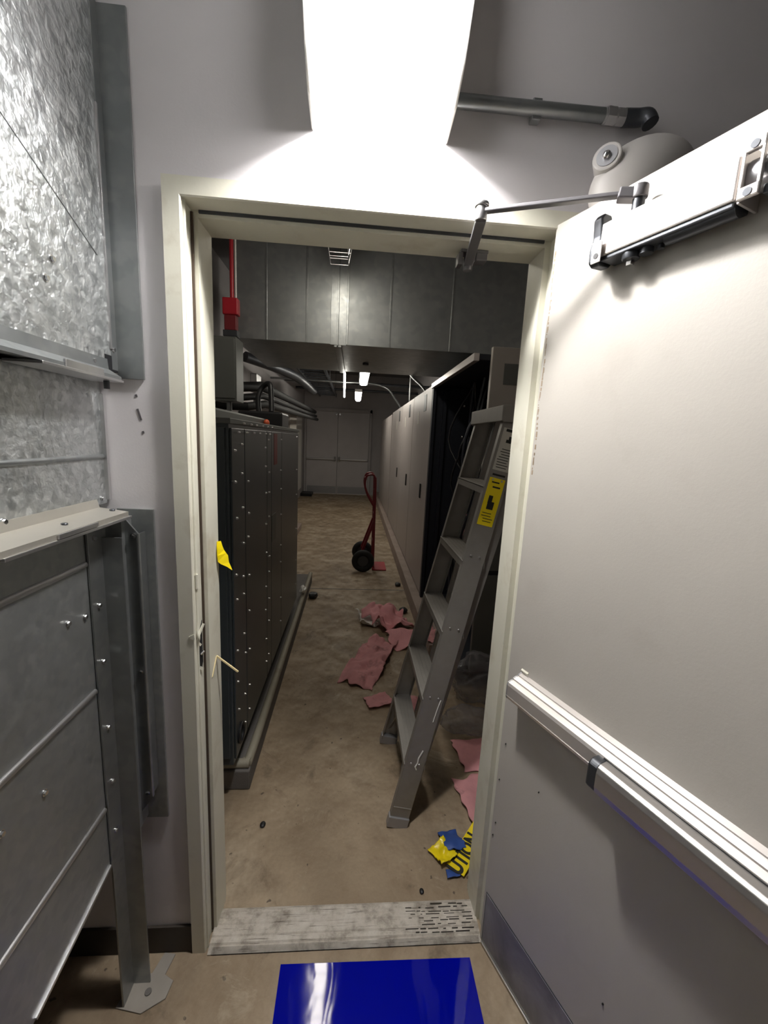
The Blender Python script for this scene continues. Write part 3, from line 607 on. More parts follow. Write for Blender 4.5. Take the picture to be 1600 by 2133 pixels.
# ------------------------------------------------------------------ strip lights
def strip_light(loc, L, w, label, lampmat, guard=False, group=None):
    e = empty('strip_light', loc, label, 'light', group)
    m_ = MB(); m_.box(-w / 2, 0, 0.055, w / 2, L, 0.11, 0.006); m_.build('housing', M['white'], e)
    m_ = MB(); m_.prism([(-w * 0.46, 0.056), (-w * 0.40, 0.012), (-w * 0.25, 0.0), (w * 0.25, 0.0), (w * 0.40, 0.012), (w * 0.46, 0.056)], 'y', 0.01, L - (0.08 if guard else 0.01), 0.003); m_.build('lens', lampmat, e)
    if guard:
        m_ = MB(); m_.box(-w * 0.46, L - 0.077, 0.03, w * 0.46, L - 0.003, 0.056, 0.006); m_.build("end_cover", M["white"], e)  # cover added to shorten the lens and its reflection in the mat
    top = 3.4 - loc[2]
    for y in (0.15, L - 0.15):
        m_ = MB(); m_.tube([(0, y, 0.11), (0, y, top)], 0.005, 8); m_.build('hanger_rod', M['galvsmooth'], e)
    if guard:
        m_ = MB()
        for k in range(9):
            y = 0.02 + (L - 0.0) * k / 8
            m_.tube([(-w * 0.62, y, 0.07), (-w * 0.42, y, -0.105), (w * 0.42, y, -0.105), (w * 0.62, y, 0.07)], 0.0028, 6)
        for x, z in ((-0.42, -0.105), (0.42, -0.105), (-0.55, 0.025), (0.55, 0.025)):
            m_.tube([(w * x, 0.02, z), (w * x, L + 0.02, z)], 0.0028, 6)
        for z, f in ((-0.065, 0.47), (-0.025, 0.52), (0.02, 0.565)):
            m_.tube([(-w * f, L + 0.02, z), (w * f, L + 0.02, z)], 0.0028, 6)
        m_.build('wire_guard', M['alu'], e)
    return e
strip_light((-0.15, 0.95, 2.925), 1.10, 0.15, 'caged strip light hanging just inside the doorway', M['guardlamp'], True, 'corridor strip lights')
strip_light((0.10, 4.3, 2.44), 1.2, 0.135, 'nearer of the two lit lens lights on the right of the corridor', M['farlamp'], False, 'corridor strip lights')
strip_light((0.035, 6.9, 2.44), 1.3, 0.135, 'farther of the two lit lens lights on the right of the corridor', M['farlamp'], False, 'corridor strip lights')
for k, (x, y, z, h) in enumerate(((-0.155, 4.2, 2.235, 0.19), (-0.205, 6.0, 2.31, 0.13))):
    b = MB(); b.box(-0.011, 0, 0, 0.011, 0.16, h, 0.005)
    e = b.build('sign_light', M['farlamp']); e.location = (x, y, z)
    tag(e, ['nearer thin lit panel seen edge on beneath the corridor duct', 'farther thin lit panel seen edge on in the corridor'][k], 'light', 'edge lit panels')
    c = MB(); c.tube([(0, 0.08, h), (0, 0.08, 3.4 - z if y > 3.9 else 0.18)], 0.006, 8); c.build('hanger_rod', M['castdark'], e)

# ------------------------------------------------------------------ right side cabinets on a curb
mb = MB(); mb.prism([(0.60, 0.0), (0.612, 0.118), (0.62, 0.122), (1.495, 0.122), (1.495, 0.0)], 'y', 1.75, 10.9)
tag(mb.build('concrete_curb', M['curb']), 'long low concrete curb under the pale cabinets on the right', 'curb')
FX = 0.69
def pale_cabinet(y0, y1, z1, label, xs=0.0, handle=True):
    e = empty('switch_cabinet', (1.05, (y0 + y1) / 2, 0.122), label, 'cabinet', 'pale switch cabinets')
    hy = (y1 - y0) / 2; h = z1 - 0.122; x0 = FX + xs - 1.05
    m_ = MB(); m_.box(x0 + 0.022, -hy + 0.001, 0, 0.42, hy - 0.001, h, 0.003); m_.build('body', M['paleCab'], e)
    m_ = MB(); m_.box(x0, -hy + 0.006, 0.02, x0 + 0.022, hy - 0.006, h - 0.01, 0.004); d = m_.build('door', M['paleCab'], e)
    if handle:
        m_ = MB(); m_.box(x0 - 0.012, -hy + 0.30, h * 0.46, x0 + 0.001, -hy + 0.345, h * 0.46 + 0.15, 0.004); m_.build('handle', M['black'], d)
        m_ = MB(); m_.box(x0 - 0.003, -hy + 0.28, h - 0.22, x0 + 0.001, -hy + 0.42, h - 0.06, 0.002); m_.build('window', M['castdark'], d)
        m_ = MB(); m_.box(x0 - 0.002, -hy + 0.72, h - 0.33, x0 + 0.001, -hy + 0.80, h - 0.20); m_.build('label_card', M['label'], d)
    return e
pale_cabinet(2.76, 3.94, 2.15, 'pale grey cabinet beside the open dark bay, nearest of the closed row')
pale_cabinet(3.945, 5.15, 2.15, 'pale grey cabinet, second closed one from the open dark bay')
pale_cabinet(5.155, 6.77, 2.15, 'pale grey cabinet, third closed one from the open dark bay')
pale_cabinet(6.90, 8.4, 2.13, 'plain pale cabinet without a window, nearer of the two by the double doors', 0.0, False)
pale_cabinet(8.405, 9.9, 2.13, 'plain pale cabinet without a window, next to the double doors', 0.0, False)
ob = empty('open_cabinet', (1.05, 2.07, 0.122), 'open dark cabinet bay full of wiring behind the stepladder', 'cabinet')
q = L3(ob)
mb = MB(); lbox(mb, q, (1.40, 1.42, 0.122), (1.46, 2.75, 2.14)); lbox(mb, q, (0.72, 2.73, 0.122), (1.46, 2.755, 2.14)); lbox(mb, q, (0.72, 1.42, 0.122), (1.46, 2.75, 0.15)); mb.build('inner_shell', M['inside'], ob)
mb = MB(); lbox(mb, q, (FX, 1.42, 2.118), (1.46, 2.755, 2.15), 0.002); mb.build('top_panel', M['inside'], ob)
mb = MB(); lbox(mb, q, (FX - 0.012, 1.40, 2.108), (FX + 0.022, 2.757, 2.152), 0.003); mb.build('top_rail', M['aluwhite'], ob)
mb = MB(); lbox(mb, q, (FX, 2.70, 0.122), (FX + 0.03, 2.755, 2.11), 0.002); lbox(mb, q, (FX + 0.1, 2.70, 0.122), (FX + 0.13, 2.73, 2.11)); mb.build('corner_post', M['inside'], ob)
for k, z in enumerate((0.55, 0.95, 1.3, 1.68)):
    b = MB(); lbox(b, q, (1.02, 1.5, z), (1.40, 2.7, z + 0.03)); b.build('shelf', M['inside'], ob)
for k in range(11):
    y = 1.55 + (k % 4) * 0.28; z = 0.60 + (k // 4) * 0.37 + 0.02
    b = MB(); lbox(b, q, (1.10, y, z), (1.38, y + 0.2, z + 0.22), 0.006); md = b.build('breaker_module', M['inside' if k % 3 else 'darkcab'], ob)
    b = MB(); lbox(b, q, (1.085, y + 0.07, z + 0.08), (1.101, y + 0.12, z + 0.16), 0.003); b.build('toggle', M['castgrey' if k % 4 == 0 else 'black'], md)
for k in range(14):
    y = 1.75 + random.random() * 0.7; z = 2.1; pts = [(1.0 + random.uniform(-0.1, 0.15), y, z)]
    for s in range(4): pts.append((0.85 + random.uniform(-0.06, 0.22), y + random.uniform(-0.15, 0.15), z - 0.42 * (s + 1) + random.uniform(-0.1, 0.1)))
    b = MB(); b.tube([q(*p) for p in spline(pts, 5)], random.choice((0.008, 0.011, 0.014)), 8); b.build('cable', M[random.choice(('black', 'inside', 'darkcab'))], ob)
for k in range(9):
    b = MB(); b.ball(q(0.84 + random.uniform(0, 0.2), 1.7 + random.random() * 0.95, 1.35 + random.random() * 0.7), (0.01, 0.012, 0.012), 10, 6); b.build('glint_bead', M['chrome'], ob)  # bright beads added as small glints among the wiring
mb = MB(); lbox(mb, q, (0.785, 1.385, 1.28), (1.46, 1.42, 2.19), 0.003); sp = mb.build('upper_side_panel', M['beigeCab'], ob); sp['label'] = 'pale beige side panel'
mb = MB(); lbox(mb, q, (0.86, 1.382, 1.98), (1.3, 1.386, 2.10), 0.002); mb.build('data_plate', M['greyCab'], sp)
mb = MB(); lbox(mb, q, (0.80, 1.385, 0.83), (1.46, 1.42, 1.268), 0.003); mb.build('lower_side_panel', M['greyCab'], ob)
mb = MB(); lbox(mb, q, (0.815, 1.385, 0.124), (1.46, 1.42, 0.80), 0.003); mb.build('lower_side_panel', M['greyCab'], ob)
mb = MB(); lbox(mb, q, (0.80, 1.40, 0.80), (1.46, 1.42, 0.83)); mb.build('gap_strip', M['black'], ob)

# conduits and cables over the cabinets
for k, pts in enumerate(([(0.78, 3.6, 2.156), (0.74, 3.7, 2.24), (0.62, 3.95, 2.42), (0.56, 4.2, 2.7), (0.56, 4.3, 3.39)], [(0.80, 5.2, 2.156), (0.79, 5.2, 2.4), (0.79, 5.2, 3.39)], [(0.76, 6.0, 2.165), (0.66, 6.0, 2.30), (0.5, 6.0, 2.48), (0.2, 6.1, 2.56), (-0.3, 6.2, 2.57), (-1.45, 6.2, 2.57)])):
    b = MB(); b.tube(spline(pts, 8), (0.016, 0.013, 0.018)[k], 10)
    tag(b.build('flexible_conduit', M['galvsmooth']), ['curved bare conduit rising from the nearest pale cabinet top', 'straight bare conduit rising from a pale cabinet top', 'bare conduit arching from the cabinets across the corridor'][k], 'conduit', 'conduits over the cabinets')
for k in range(6):
    pts = [(0.95 + 0.06 * k, 2.9, 2.19), (0.90 + 0.05 * k, 3.6, 2.22 + 0.02 * k), (0.95 + 0.04 * k, 4.6, 2.22 + 0.03 * k), (0.92 + 0.05 * k, 6.6, 2.22 + 0.02 * k)]
    b = MB(); b.tube(spline(pts, 6), 0.022, 8); tag(b.build('cable', M['black']), 'black cable lying along the pale cabinet tops', 'cable', 'cables on the cabinet tops')
b = MB()
for x in (-0.9, -0.5):
    b.box(x - 0.012, 4.2, 2.62, x + 0.012, 9.5, 2.69)
for k in range(20): b.box(-0.9, 4.3 + k * 0.26, 2.63, -0.5, 4.32 + k * 0.26, 2.65)
ct = tag(b.build('cable_tray', M['castdark']), 'dark cable tray running along the corridor ceiling', 'tray')
for y in (4.6, 6.8, 9.0):
    for x in (-0.9, -0.5):
        b = MB(); b.tube([(x, y, 2.68), (x, y, 3.395)], 0.006, 6); b.build('hanger_rod', M['castdark'], ct)
for k, (y, z) in enumerate(((5.2, 2.72), (7.6, 2.74), (9.2, 2.78))):
    b = MB(); b.tube([(-1.45, y, z), (1.49, y, z)], 0.03, 10); tag(b.build('cross_pipe', M['castdark']), ['dark pipe crossing the corridor ceiling, nearest of three', 'dark pipe crossing the corridor ceiling, middle of three', 'dark pipe crossing the corridor ceiling, farthest of three'][k], 'pipe', 'pipes crossing the corridor ceiling')

# ------------------------------------------------------------------ far double doors
def far_door(x0, x1, name, label, hinge_left):
    e = empty(name, ((x0 + x1) / 2, 10.98, 0), label, 'door', kind='structure'); w = (x1 - x0) / 2
    m_ = MB(); m_.box(-w + 0.003, -0.03, 0.012, w - 0.003, 0.015, 2.36, 0.003); m_.build('door_leaf', M['steel_door'], e)
    m_ = MB(); m_.box(-w + 0.03, -0.034, 0.03, w - 0.02, -0.030, 0.235); m_.build('kick_plate', M['castgrey'], e)
    m_ = MB(); m_.box(-w + 0.02, -0.10, 1.00, w - 0.02, -0.03, 1.05, 0.01); pb = m_.build('push_bar', M['alu'], e)
    s = 1 if hinge_left else -1
    m_ = MB(); m_.box(s * (w - 0.06) - 0.03, -0.115, 0.975, s * (w - 0.06) + 0.03, -0.03, 1.10, 0.008); m_.build('latch_case', M['chrome'], pb)
    m_ = MB(); m_.box(s * (w - 0.05) - 0.025, -0.05, 2.27, s * (w - 0.05) + 0.025, -0.03, 2.32, 0.004); m_.build('top_latch', M['chrome'], e)
    m_ = MB(); m_.box(-w + 0.01, -0.038, 0.004, w - 0.01, -0.03, 0.022); m_.build('door_sweep', M['aluwhite'], e)
far_door(-1.385, -0.50, 'door_2', 'left leaf of the grey double doors at the corridor end', True)
far_door(-0.498, 0.40, 'door_3', 'right leaf of the grey double doors at the corridor end', False)
mb = MB(); mb.box(-1.45, 10.93, 0, -1.388, 10.999, 2.45, 0.004); mb.box(0.403, 10.93, 0, 0.47, 10.999, 2.45, 0.004); mb.box(-1.45, 10.93, 2.363, 0.47, 10.999, 2.45, 0.004)
tag(mb.build('trim_2', M['cwall']), 'grey frame around the corridor end doors', 'door frame', kind='structure')
# pale side door / panel on the corridor left wall
sd = empty('wall_panel', (-1.44, 8.9, 0.25), 'pale tall panel on the left corridor wall near the end doors', 'panel')
mb = MB(); mb.box(-0.018, -1.2, 0.0, 0.02, 1.3, 2.05, 0.004); mb.build('panel_board', M['white'], sd)
mb = MB(); mb.box(0.02, 0.1, 0.75, 0.05, 0.35, 1.35, 0.006); mb.build('panel_handle', M['black'], sd)
mb = MB(); mb.box(-1.44, 6.4, 1.5, -1.15, 7.2, 2.05, 0.005)
wb = tag(mb.build('wall_box', M['beigeCab']), 'pale box on the left corridor wall beyond the charcoal cabinet', 'box')
mb = MB(); mb.box(-1.38, 6.396, 1.56, -1.21, 6.401, 1.92); mb.build('box_door', M['greyCab'], wb)
mb = MB(); mb.box(-1.44, 3.5, 0.0, -0.9, 6.2, 0.1, 0.006)
tag(mb.build('concrete_pad', M['curb']), 'low bare concrete pad against the left corridor wall beyond the cabinet', 'pad')
mb = MB(); mb.box(-1.459, 10.3, 0, -1.15, 10.8, 0.08, 0.01)
tag(mb.build('door_wedge_box', M['black']), 'small black box on the floor left of the end doors', 'box')
mb = MB(); mb.box(-0.49, 3.20, 0.0002, 0.598, 3.215, 0.0012)
tag(mb.build('trim_3', M['pad'], smooth=False), 'dark joint line across the corridor floor', 'floor joint', kind='structure')

# ------------------------------------------------------------------ hand truck
ht = empty('hand_truck', (0.25, 4.05, 0), 'red hand truck with black wheels parked in the corridor', 'hand truck')
mb = MB()
for y in (-0.14, 0.14): mb.tube(spline([(0.03, y, 0.03), (0.025, y, 0.5), (0.02, y, 1.0), (0.015, y, 1.17)], 6), 0.015)
for z in (0.35, 0.7, 1.0): mb.tube([(0.025, -0.14, z), (0.025, 0.14, z)], 0.011)
mb.build('frame', M['darkred'], ht)
mb = MB()
for y in (-0.14, 0.14): mb.tube(spline([(0.015, y, 1.165), (-0.02, y, 1.205), (-0.09, y, 1.185), (-0.11, y, 1.08), (-0.07, y, 0.95), (0.02, y, 0.8)], 8), 0.013)
mb.tube([(-0.1, -0.14, 1.15), (-0.1, 0.14, 1.15)], 0.012); mb.build('handle', M['darkred'], ht)
mb = MB()
for y in (-0.12, 0.12): mb.bar((0.02, y, 0.62), (-0.11, y, 0.24), 0.02, 0.03)
mb.tube([(-0.1, -0.24, 0.14), (-0.1, 0.24, 0.14)], 0.012); mb.bar((-0.11, -0.12, 0.24), (-0.1, -0.12, 0.13), 0.02, 0.03); mb.bar((-0.11, 0.12, 0.24), (-0.1, 0.12, 0.13), 0.02, 0.03)
mb.build('axle_bracket', M['darkred'], ht)
mb = MB(); mb.box(0.02, -0.17, 0.004, 0.20, 0.17, 0.016, 0.003); mb.box(0.02, -0.17, 0.004, 0.035, 0.17, 0.12, 0.003); mb.build('toe_plate', M['red'], ht)
for y in (-0.23, 0.23):
    b = MB(); b.tube(arc((-0.1, y, 0.14), 0.102, 0, 2 * PI, 32, 'xz'), 0.038, 12); wh = b.build('wheel', M['blackrubber'], ht)
    b = MB(); b.cyl((-0.1, y - 0.02, 0.14), (-0.1, y + 0.02, 0.14), 0.07, bev=0.006); b.build('hub', M['castdark'], wh)

# ------------------------------------------------------------------ stepladder
ld_ = empty('stepladder', (0.35, 0.65, 0), 'worn aluminium stepladder standing against the open cabinet', 'ladder')
q = L3(ld_)
def lad(t, near):   # point on the front rails at height t (0..1): rails converge towards the top
    x = 0.235 + (0.600 - 0.235) * t
    y = (0.40 + 0.045 * t) if near else (0.905 - 0.085 * t)
    return Vector((x, y, 1.765 * t))
d_up = (lad(1, True) - lad(0, True)).normalized()
for near in (True, False):
    a, b_ = lad(0.015, near), lad(0.985, near); s = 1 if near else -1
    d = (b_ - a).normalized(); side = Vector((0, 1, 0)); wx = side.cross(d).normalized()
    m_ = MB(); m_.obox(Vector(q(*((a + b_) / 2))), (wx, d, wx.cross(d)), (0.082, (b_ - a).length, 0.003))
    for e_ in (-1, 1): m_.obox(Vector(q(*((a + b_) / 2 + wx * 0.0395 * e_ + Vector((0, s * 0.012, 0))))), (wx, d, wx.cross(d)), (0.003, (b_ - a).length, 0.026))
    m_.build('front_rail', M['ladder'], ld_)
    f0 = lad(0.0, near); m_ = MB(); m_.obox(Vector(q(*(f0 + Vector((0.004, s * 0.008, 0.022))))), (wx, d, wx.cross(d)), (0.090, 0.05, 0.034), 0.004); m_.build('foot', M['castgrey'], ld_)
for k in range(1, 6):
    t = (k * 0.293) / 1.765
    p, r_ = lad(t, True), lad(t, False); c = (p + r_) / 2
    m_ = MB(); m_.box(*q(c.x - 0.045, p.y + 0.001, c.z - 0.004), *q(c.x + 0.045, r_.y - 0.001, c.z + 0.002), 0.001)
    m_.box(*q(c.x - 0.045, p.y + 0.001, c.z - 0.028), *q(c.x - 0.042, r_.y - 0.001, c.z)); m_.box(*q(c.x + 0.042, p.y + 0.001, c.z - 0.028), *q(c.x + 0.045, r_.y - 0.001, c.z))
    for g in range(5): m_.box(*q(c.x - 0.036 + g * 0.017, p.y + 0.004, c.z + 0.0015), *q(c.x - 0.031 + g * 0.017, r_.y - 0.004, c.z + 0.0035))
    st = m_.build('step', M['ladder'], ld_, smooth=False)
m_ = MB(); m_.box(*q(0.540, 0.428, 1.752), *q(0.715, 0.838, 1.772), 0.005); m_.box(*q(0.536, 0.426, 1.712), *q(0.545, 0.840, 1.770), 0.003); m_.box(*q(0.540, 0.426, 1.708), *q(0.715, 0.432, 1.770), 0.003); m_.box(*q(0.540, 0.834, 1.708), *q(0.715, 0.840, 1.770), 0.003)
m_.build('top_cap', M['ladder'], ld_)
for near in (True, False):
    y = 0.455 if near else 0.80
    m_ = MB(); m_.bar(q(0.662, y, 1.74), q(*((0.275, 0.468, 0.004) if near else (0.33, 0.80, 0.004))), 0.022, 0.045, up=(1, 0, 0)); m_.build('rear_rail', M['ladder'], ld_)
for z in (0.9, 1.45):
    f_ = z / 1.74; m_ = MB(); m_.bar(q(0.275 + 0.387 * f_, 0.478 - 0.02 * f_, z), q(0.33 + 0.332 * f_, 0.79, z), 0.02, 0.02); m_.build('rear_brace', M['ladder'], ld_)
# diagonal foot braces from the lowest step
for near in (True, False):
    p = lad(0.293 / 1.765, near); f0 = lad(0.03, near); s = 1 if near else -1
    m_ = MB(); m_.bar(q(p.x - 0.02, p.y + s * 0.13, p.z - 0.01), q(f0.x - 0.005, f0.y + s * 0.014, f0.z + 0.04), 0.016, 0.004); m_.build('step_brace', M['ladder'], ld_)
# stickers and rivets on the near rail
a, b_ = lad(0.0, True), lad(1.0, True); dd = (b_ - a).normalized(); wx = Vector((0, 1, 0)).cross(dd).normalized(); nn = Vector((0, -1, 0))
def on_rail(t, off): return lad(t, True) + wx * off + nn * 0.0022
def sticker(t0, t1, mat, name, label):
    c = (on_rail(t0, 0) + on_rail(t1, 0)) / 2
    m_ = MB(); m_.obox(Vector(q(*c)), (wx, dd, nn), (0.062, (t1 - t0) * 1.773, 0.0008)); o = m_.build(name, mat, ld_, smooth=False); o['label'] = label; return o
def marks(parent, items, name='printed_mark', mat=None):
    m_ = MB()
    for t, off, w, h in items: m_.obox(Vector(q(*(on_rail(t, off) + nn * 0.0006))), (wx, dd, nn), (w, h, 0.0006))
    return m_.build(name, mat or M['ink'], parent, smooth=False)
s1 = sticker(0.865, 0.955, M['label'], 'white_sticker', 'white sticker with black print')
marks(s1, [(0.872 + k * 0.0055, random.uniform(-0.004, 0.004), 0.044 + random.uniform(-0.008, 0.004), 0.0028) for k in range(8)] + [(0.928, 0.0, 0.02, 0.012), (0.934, 0.004, 0.012, 0.016), (0.95, 0.0, 0.04, 0.010)])
s2 = sticker(0.745, 0.85, M['yellow'], 'yellow_sticker', 'yellow warning sticker')
marks(s2, [(0.755 + k * 0.006, random.uniform(-0.006, 0.006), 0.036 + random.uniform(-0.01, 0.004), 0.0026) for k in range(4)] + [(0.79, 0.0, 0.026, 0.03), (0.803, -0.006, 0.016, 0.03), (0.83, 0.004, 0.03, 0.006), (0.84, -0.004, 0.03, 0.005)])
mk = marks(ld_, [(0.856, 0.0, 0.05, 0.007)])
for t in (0.02, 0.169, 0.338, 0.507, 0.676, 0.845):
    for off in (-0.018, 0.018):
        c = on_rail(t, off); m_ = MB(); m_.cyl(q(*c), q(*(c + nn * 0.003)), 0.0045, 0.003, 10); m_.build('rivet', M['alu'], ld_)
m_ = MB(); m_.tube([q(*(on_rail(t, o_))) for t, o_ in ((0.155, 0.012), (0.162, 0.004), (0.172, 0.010), (0.185, 0.008), (0.205, 0.018))], 0.003, 6); pm = m_.build('paint_drip', M['white'], ld_); pm['label'] = 'white paint drip'
m_ = MB(); m_.tube([q(*(on_rail(t, o_))) for t, o_ in ((0.335, 0.030), (0.31, 0.026), (0.28, 0.024))], 0.002, 6); m_.build('paint_drip', M['white'], ld_)
m_ = MB(); m_.tube([q(*(on_rail(0.052, o_))) for o_ in (-0.038, 0.0, 0.04)], 0.0018, 6); m_.build('foot_edge', M['alu'], ld_)

# ------------------------------------------------------------------ rags, bags, tape
def cloth(name, cx, cy, w, h, rz, amp, seed, mat, label, cat, group=None, z0=0.003, freq=9.0, cut=0.0, n=34, parent=None, fold=0.0):
    bm = bmesh.new(); vs = []
    for i in range(n + 1):
        row = []
        for j in range(n + 1):
            u, v = i / n - 0.5, j / n - 0.5
            x, y = u * w, v * h
            edge = 1 + 0.14 * noise.noise(Vector((u * 5 + seed, v * 5, seed)))
            x *= edge; y *= edge
            k = noise.noise(Vector((x * freq + seed * 3.1, y * freq, seed)))
            k2 = noise.noise(Vector((x * freq * 2.7 + seed, y * freq * 2.7, seed * 2)))
            z = amp * max(0.0, (0.45 + k + 0.35 * k2)) * (1 if fold == 0 else 1)
            if fold: z += fold * max(0.0, 1 - abs(v + 0.1 * k) * 5)
            row.append(bm.verts.new((x + 0.25 * amp * k2, y + 0.25 * amp * k, z)))
        vs.append(row)
    for i in range(n):
        for j in range(n): bm.faces.new((vs[i][j], vs[i + 1][j], vs[i + 1][j + 1], vs[i][j + 1]))
    bmesh.ops.recalc_face_normals(bm, faces=bm.faces)
    bmesh.ops.solidify(bm, geom=bm.faces[:], thickness=-0.003)
    lo_ = min(v.co.z for v in bm.verts); bmesh.ops.translate(bm, verts=bm.verts, vec=(0, 0, -lo_))
    me = bpy.data.meshes.new(name); bm.to_mesh(me); bm.free(); me.materials.append(mat)
    for p in me.polygons: p.use_smooth = True
    o = bpy.data.objects.new(name, me); COL.objects.link(o); o.location = (cx, cy, z0); o.rotation_euler = (0, 0, rz)
    return tag(o, label, cat, group)
PG = 'pink absorbent pads on the corridor floor'
cloth('absorbent_pad', 0.345, 2.37, 0.34, 0.34, 0.4, 0.13, 1.3, M['pink'], 'clean pink pad heaped on the floor behind the stepladder', 'pad', PG, 0.002, 7)
cloth('absorbent_pad', 0.17, 1.72, 0.24, 0.66, -0.36, 0.06, 2.6, M['pinkdirty'], 'long soiled pink pad trailing left of the stepladder', 'pad', PG, 0.002, 8)
cloth('absorbent_pad', 0.455, 2.04, 0.24, 0.27, 0.2, 0.05, 3.9, M['pink'], 'flat pink pad seen between the stepladder rails', 'pad', PG, 0.002, 5)
cloth('absorbent_pad', 0.20, 1.24, 0.16, 0.13, 0.3, 0.02, 4.4, M['pinkdirty'], 'small pink pad scrap left of the ladder feet', 'pad', PG, 0.002, 12)
cloth('absorbent_pad', 0.42, 1.18, 0.18, 0.22, -0.3, 0.03, 5.8, M['pinkdirty'], 'soiled pink pad scrap behind the near ladder rail', 'pad', PG, 0.002, 11)
cloth('absorbent_pad', 0.645, 1.95, 0.075, 0.34, 0.0, 0.06, 6.2, M['pinkdirty'], 'soiled pink pad at the foot of the open cabinet', 'pad', PG, 0.122, 9)
cloth('absorbent_pad', 0.73, 0.80, 0.28, 0.22, 0.1, 0.02, 7.7, M['pink'], 'clean pink pad by the door edge, farther of two', 'pad', PG, 0.002, 5)
cloth('absorbent_pad', 0.665, 0.505, 0.24, 0.30, 0.12, 0.02, 8.1, M['pinkdirty'], 'brown stained pink pad by the door edge, nearer of two', 'pad', PG, 0.002, 6)
cloth('shop_towel', 0.17, 2.40, 0.16, 0.24, 0.2, 0.08, 9.4, M['white'], 'white crumpled towel beside the heaped pink pad', 'towel', None, 0.006, 9)
rg = cloth('absorbent_pad', 0.86, 1.60, 0.30, 0.34, 0.2, 0.05, 3.1, M['pink'], 'pink pad hanging inside the open cabinet behind the ladder', 'pad', PG, 0.95, 6)
rg.rotation_euler = (0.0, -1.5, 0.0); rg.location = (1.008, 2.42, 0.86)

def bag(name, c, rad, seed, label):
    bm = bmesh.new(); bmesh.ops.create_icosphere(bm, subdivisions=5, radius=1)
    for v in bm.verts:
        p = v.co.copy(); k = noise.noise(p * 1.6 + Vector((seed, 0, 0))); k2 = abs(noise.noise(p * 4.2 + Vector((0, seed, 0)))); k3 = noise.noise(p * 9 + Vector((0, 0, seed)))
        s = 1 + 0.28 * k - 0.22 * k2 + 0.05 * k3
        v.co = Vector((p.x * rad[0] * s, p.y * rad[1] * s, max(-0.98 * rad[2], p.z * rad[2] * s)))
    lo_ = min(v.co.z for v in bm.verts); bmesh.ops.translate(bm, verts=bm.verts, vec=(0, 0, -lo_))
    me = bpy.data.meshes.new(name); bm.to_mesh(me); bm.free(); me.materials.append(M['bag'])
    for p in me.polygons: p.use_smooth = True
    o = bpy.data.objects.new(name, me); COL.objects.link(o); o.location = c
    return tag(o, label, 'bag', 'clear plastic bags')
bag('plastic_bag', (0.86, 1.24, 0.002), (0.20, 0.13, 0.17), 1.7, 'crumpled clear plastic bag standing behind the door edge')
bag('plastic_bag', (0.70, 0.98, 0.002), (0.15, 0.10, 0.07), 4.9, 'low clear plastic bag on the floor in front of the taller bag')

# caution tape strip leaning out from behind the door edge, with printed letters
def text_mesh(txt, size, name, mat, parent, mw, depth=0.0004):
    cu = bpy.data.curves.new(name, 'FONT'); cu.body = txt; cu.size = size; cu.extrude = depth; cu.align_x = 'CENTER'; cu.align_y = 'CENTER'; cu.offset = 0.0034
    tmp = bpy.data.objects.new(name + '_src', cu); COL.objects.link(tmp)
    dg = bpy.context.evaluated_depsgraph_get(); dg.update()
    me = bpy.data.meshes.new_from_object(tmp.evaluated_get(dg)); COL.objects.unlink(tmp); bpy.data.objects.remove(tmp)
    me.materials.clear(); me.materials.append(mat)
    o = bpy.data.objects.new(name, me); COL.objects.link(o); o.parent = parent; o.matrix_local = mw
    return o
tA = Vector((0.440, 0.205, 0.010)); tB = Vector((0.74, 0.50, 0.085))      # lower end / upper end of the strip
ct_ = empty('caution_tape', (0.45, 0.25, 0), 'yellow caution tape strip with black letters by the door edge', 'tape')
q = L3(ct_)
td = (tB - tA).normalized(); tw = Vector((0.78, -0.55, 0.15)); tw = (tw - td * tw.dot(td)).normalized(); tn = tw.cross(td).normalized()
if tn.z < 0: tn = -tn
m_ = MB(); c = (tA + tB) / 2; m_.obox(Vector(q(*c)), (tw, td, tn), (0.078, (tB - tA).length, 0.0012)); m_.build('tape_strip', M['yellow'], ct_, smooth=False)
letters = Matrix((( td.x, -tw.x, tn.x, 0), (td.y, -tw.y, tn.y, 0), (td.z, -tw.z, tn.z, 0), (0, 0, 0, 1)))
lc = tA + td * 0.075 + tn * 0.0012
mw = Matrix.Translation(q(*lc)) @ letters @ Matrix.Diagonal((0.62, 1.0, 1, 1))
text_mesh('UTION', 0.085, 'printed_letters', M['ink'], ct_, mw)
lc = tA + td * 0.245 + tn * 0.0012
text_mesh('CA', 0.085, 'printed_letters', M['ink'], ct_, Matrix.Translation(q(*lc)) @ letters @ Matrix.Diagonal((0.62, 1.0, 1, 1)))
cloth('tape_scrap', 0.405, 0.268, 0.075, 0.085, 0.5, 0.022, 11.3, M['yellow'], 'crumpled yellow tape scrap at the end of the caution tape', 'tape', None, 0.012, 22, n=18)
gl = cloth('rubber_glove', 0.455, 0.318, 0.085, 0.10, 0.2, 0.03, 12.8, M['glove'], 'blue rubber glove crumpled behind the yellow tape scrap', 'glove', None, 0.002, 9, n=20)
cloth('rubber_glove', 0.430, 0.196, 0.05, 0.035, 0.1, 0.010, 13.8, M['glove'], 'scrap of blue rubber glove under the caution tape end', 'glove', None, 0.002, 18, n=14)
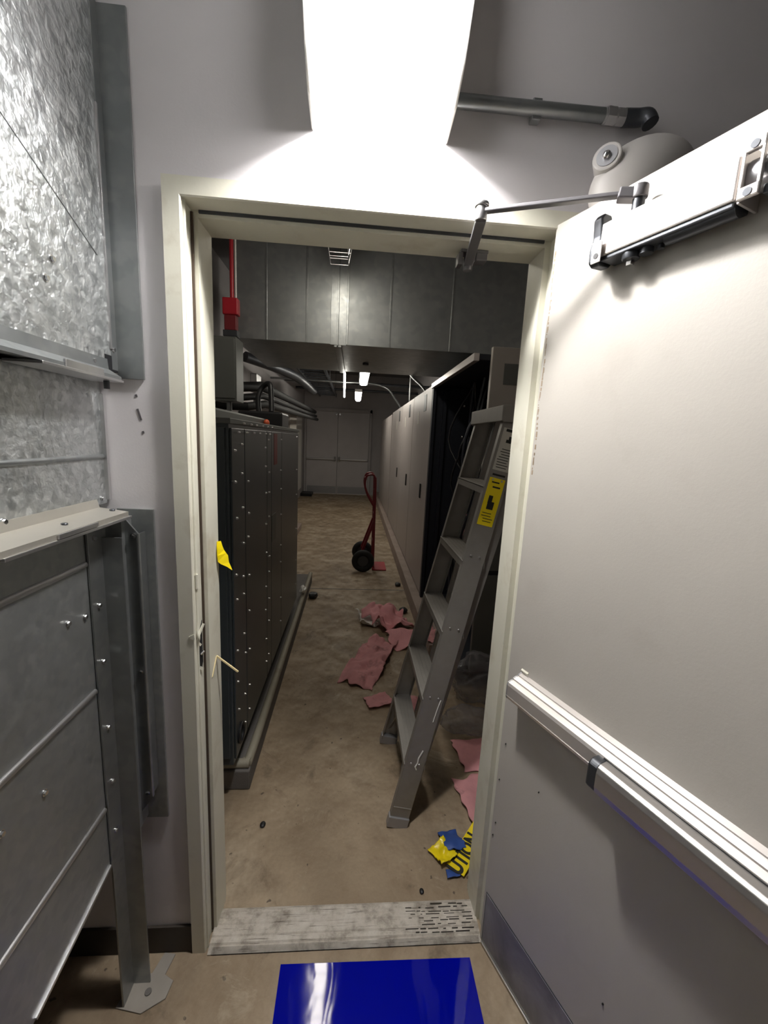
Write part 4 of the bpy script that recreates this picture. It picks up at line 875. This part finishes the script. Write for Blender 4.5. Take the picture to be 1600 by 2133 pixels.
# scrap of yellow tape and a cable tie on the left jamb
m_ = MB(); pts = [(-0.3985, 0.118, 1.305), (-0.3975, 0.116, 1.225)]
bm = m_.bm
A_ = [(-0.3972, 0.128, 1.303), (-0.3955, 0.121, 1.285), (-0.394, 0.118, 1.262), (-0.393, 0.120, 1.243), (-0.387, 0.126, 1.234), (-0.374, 0.140, 1.222), (-0.362, 0.150, 1.208)]
B_ = [(-0.392, 0.146, 1.300), (-0.388, 0.146, 1.285), (-0.384, 0.148, 1.272), (-0.378, 0.150, 1.262), (-0.374, 0.153, 1.254), (-0.371, 0.152, 1.232), (-0.361, 0.1515, 1.2085)]
va = [bm.verts.new(p) for p in A_]; vb = [bm.verts.new(p) for p in B_]
for i in range(len(A_) - 1): bm.faces.new((va[i], va[i + 1], vb[i + 1], vb[i]))
bmesh.ops.recalc_face_normals(bm, faces=bm.faces); bmesh.ops.solidify(bm, geom=bm.faces[:], thickness=0.0012)
tag(m_.build('tape_scrap', M['yellow']), 'torn yellow tape scrap stuck to the left door jamb', 'tape')
m_ = MB(); m_.bar((-0.3975, 0.062, 0.905), (-0.396, 0.100, 0.952), 0.002, 0.005); m_.bar((-0.396, 0.100, 0.952), (-0.337, 0.112, 0.893), 0.0055, 0.004)
tag(m_.build('cable_tie', M['tie']), 'bent cream cable tie poking out of the left door jamb', 'cable tie')
# small debris on the corridor floor
for k, (x, y, lab) in enumerate(((0.545, 3.35, 'dark debris lump by the right curb, farther of two'), (0.52, 2.62, 'dark debris lump by the right curb, nearer of two'), (-0.375, 2.95, 'dark debris lump at the end of the left pad'), (0.30, 0.14, 'dark crumb on the floor just past the threshold'), (-0.33, 0.42, 'dark splinter on the floor near the left jamb'))):
    b = MB(); r = (0.035, 0.04, 0.05, 0.008, 0.012)[k]; b.ball((0, 0, r * 0.5), (r, r * 1.3, r * 0.55), 12, 8)
    for v in b.bm.verts: v.co *= 1 + 0.25 * noise.noise(v.co * 30 + Vector((k, 0, 0)))
    for v in b.bm.verts: v.co.z = max(0.0, v.co.z)
    o = b.build('debris', M['black']); o.location = (x, y, 0.0005); tag(o, lab, 'debris', 'debris on the corridor floor')
b = MB(); b.ball((0, 0, 0.03), (0.03, 0.06, 0.03), 16, 10)
for v in b.bm.verts: v.co *= 1 + 0.4 * noise.noise(v.co * 40)
for v in b.bm.verts: v.co.z = max(0.0, v.co.z)
o = b.build('paper_scrap', M['white']); o.location = (-0.45, 2.72, 0.14); tag(o, 'white crumpled scrap on the left pad edge', 'scrap')
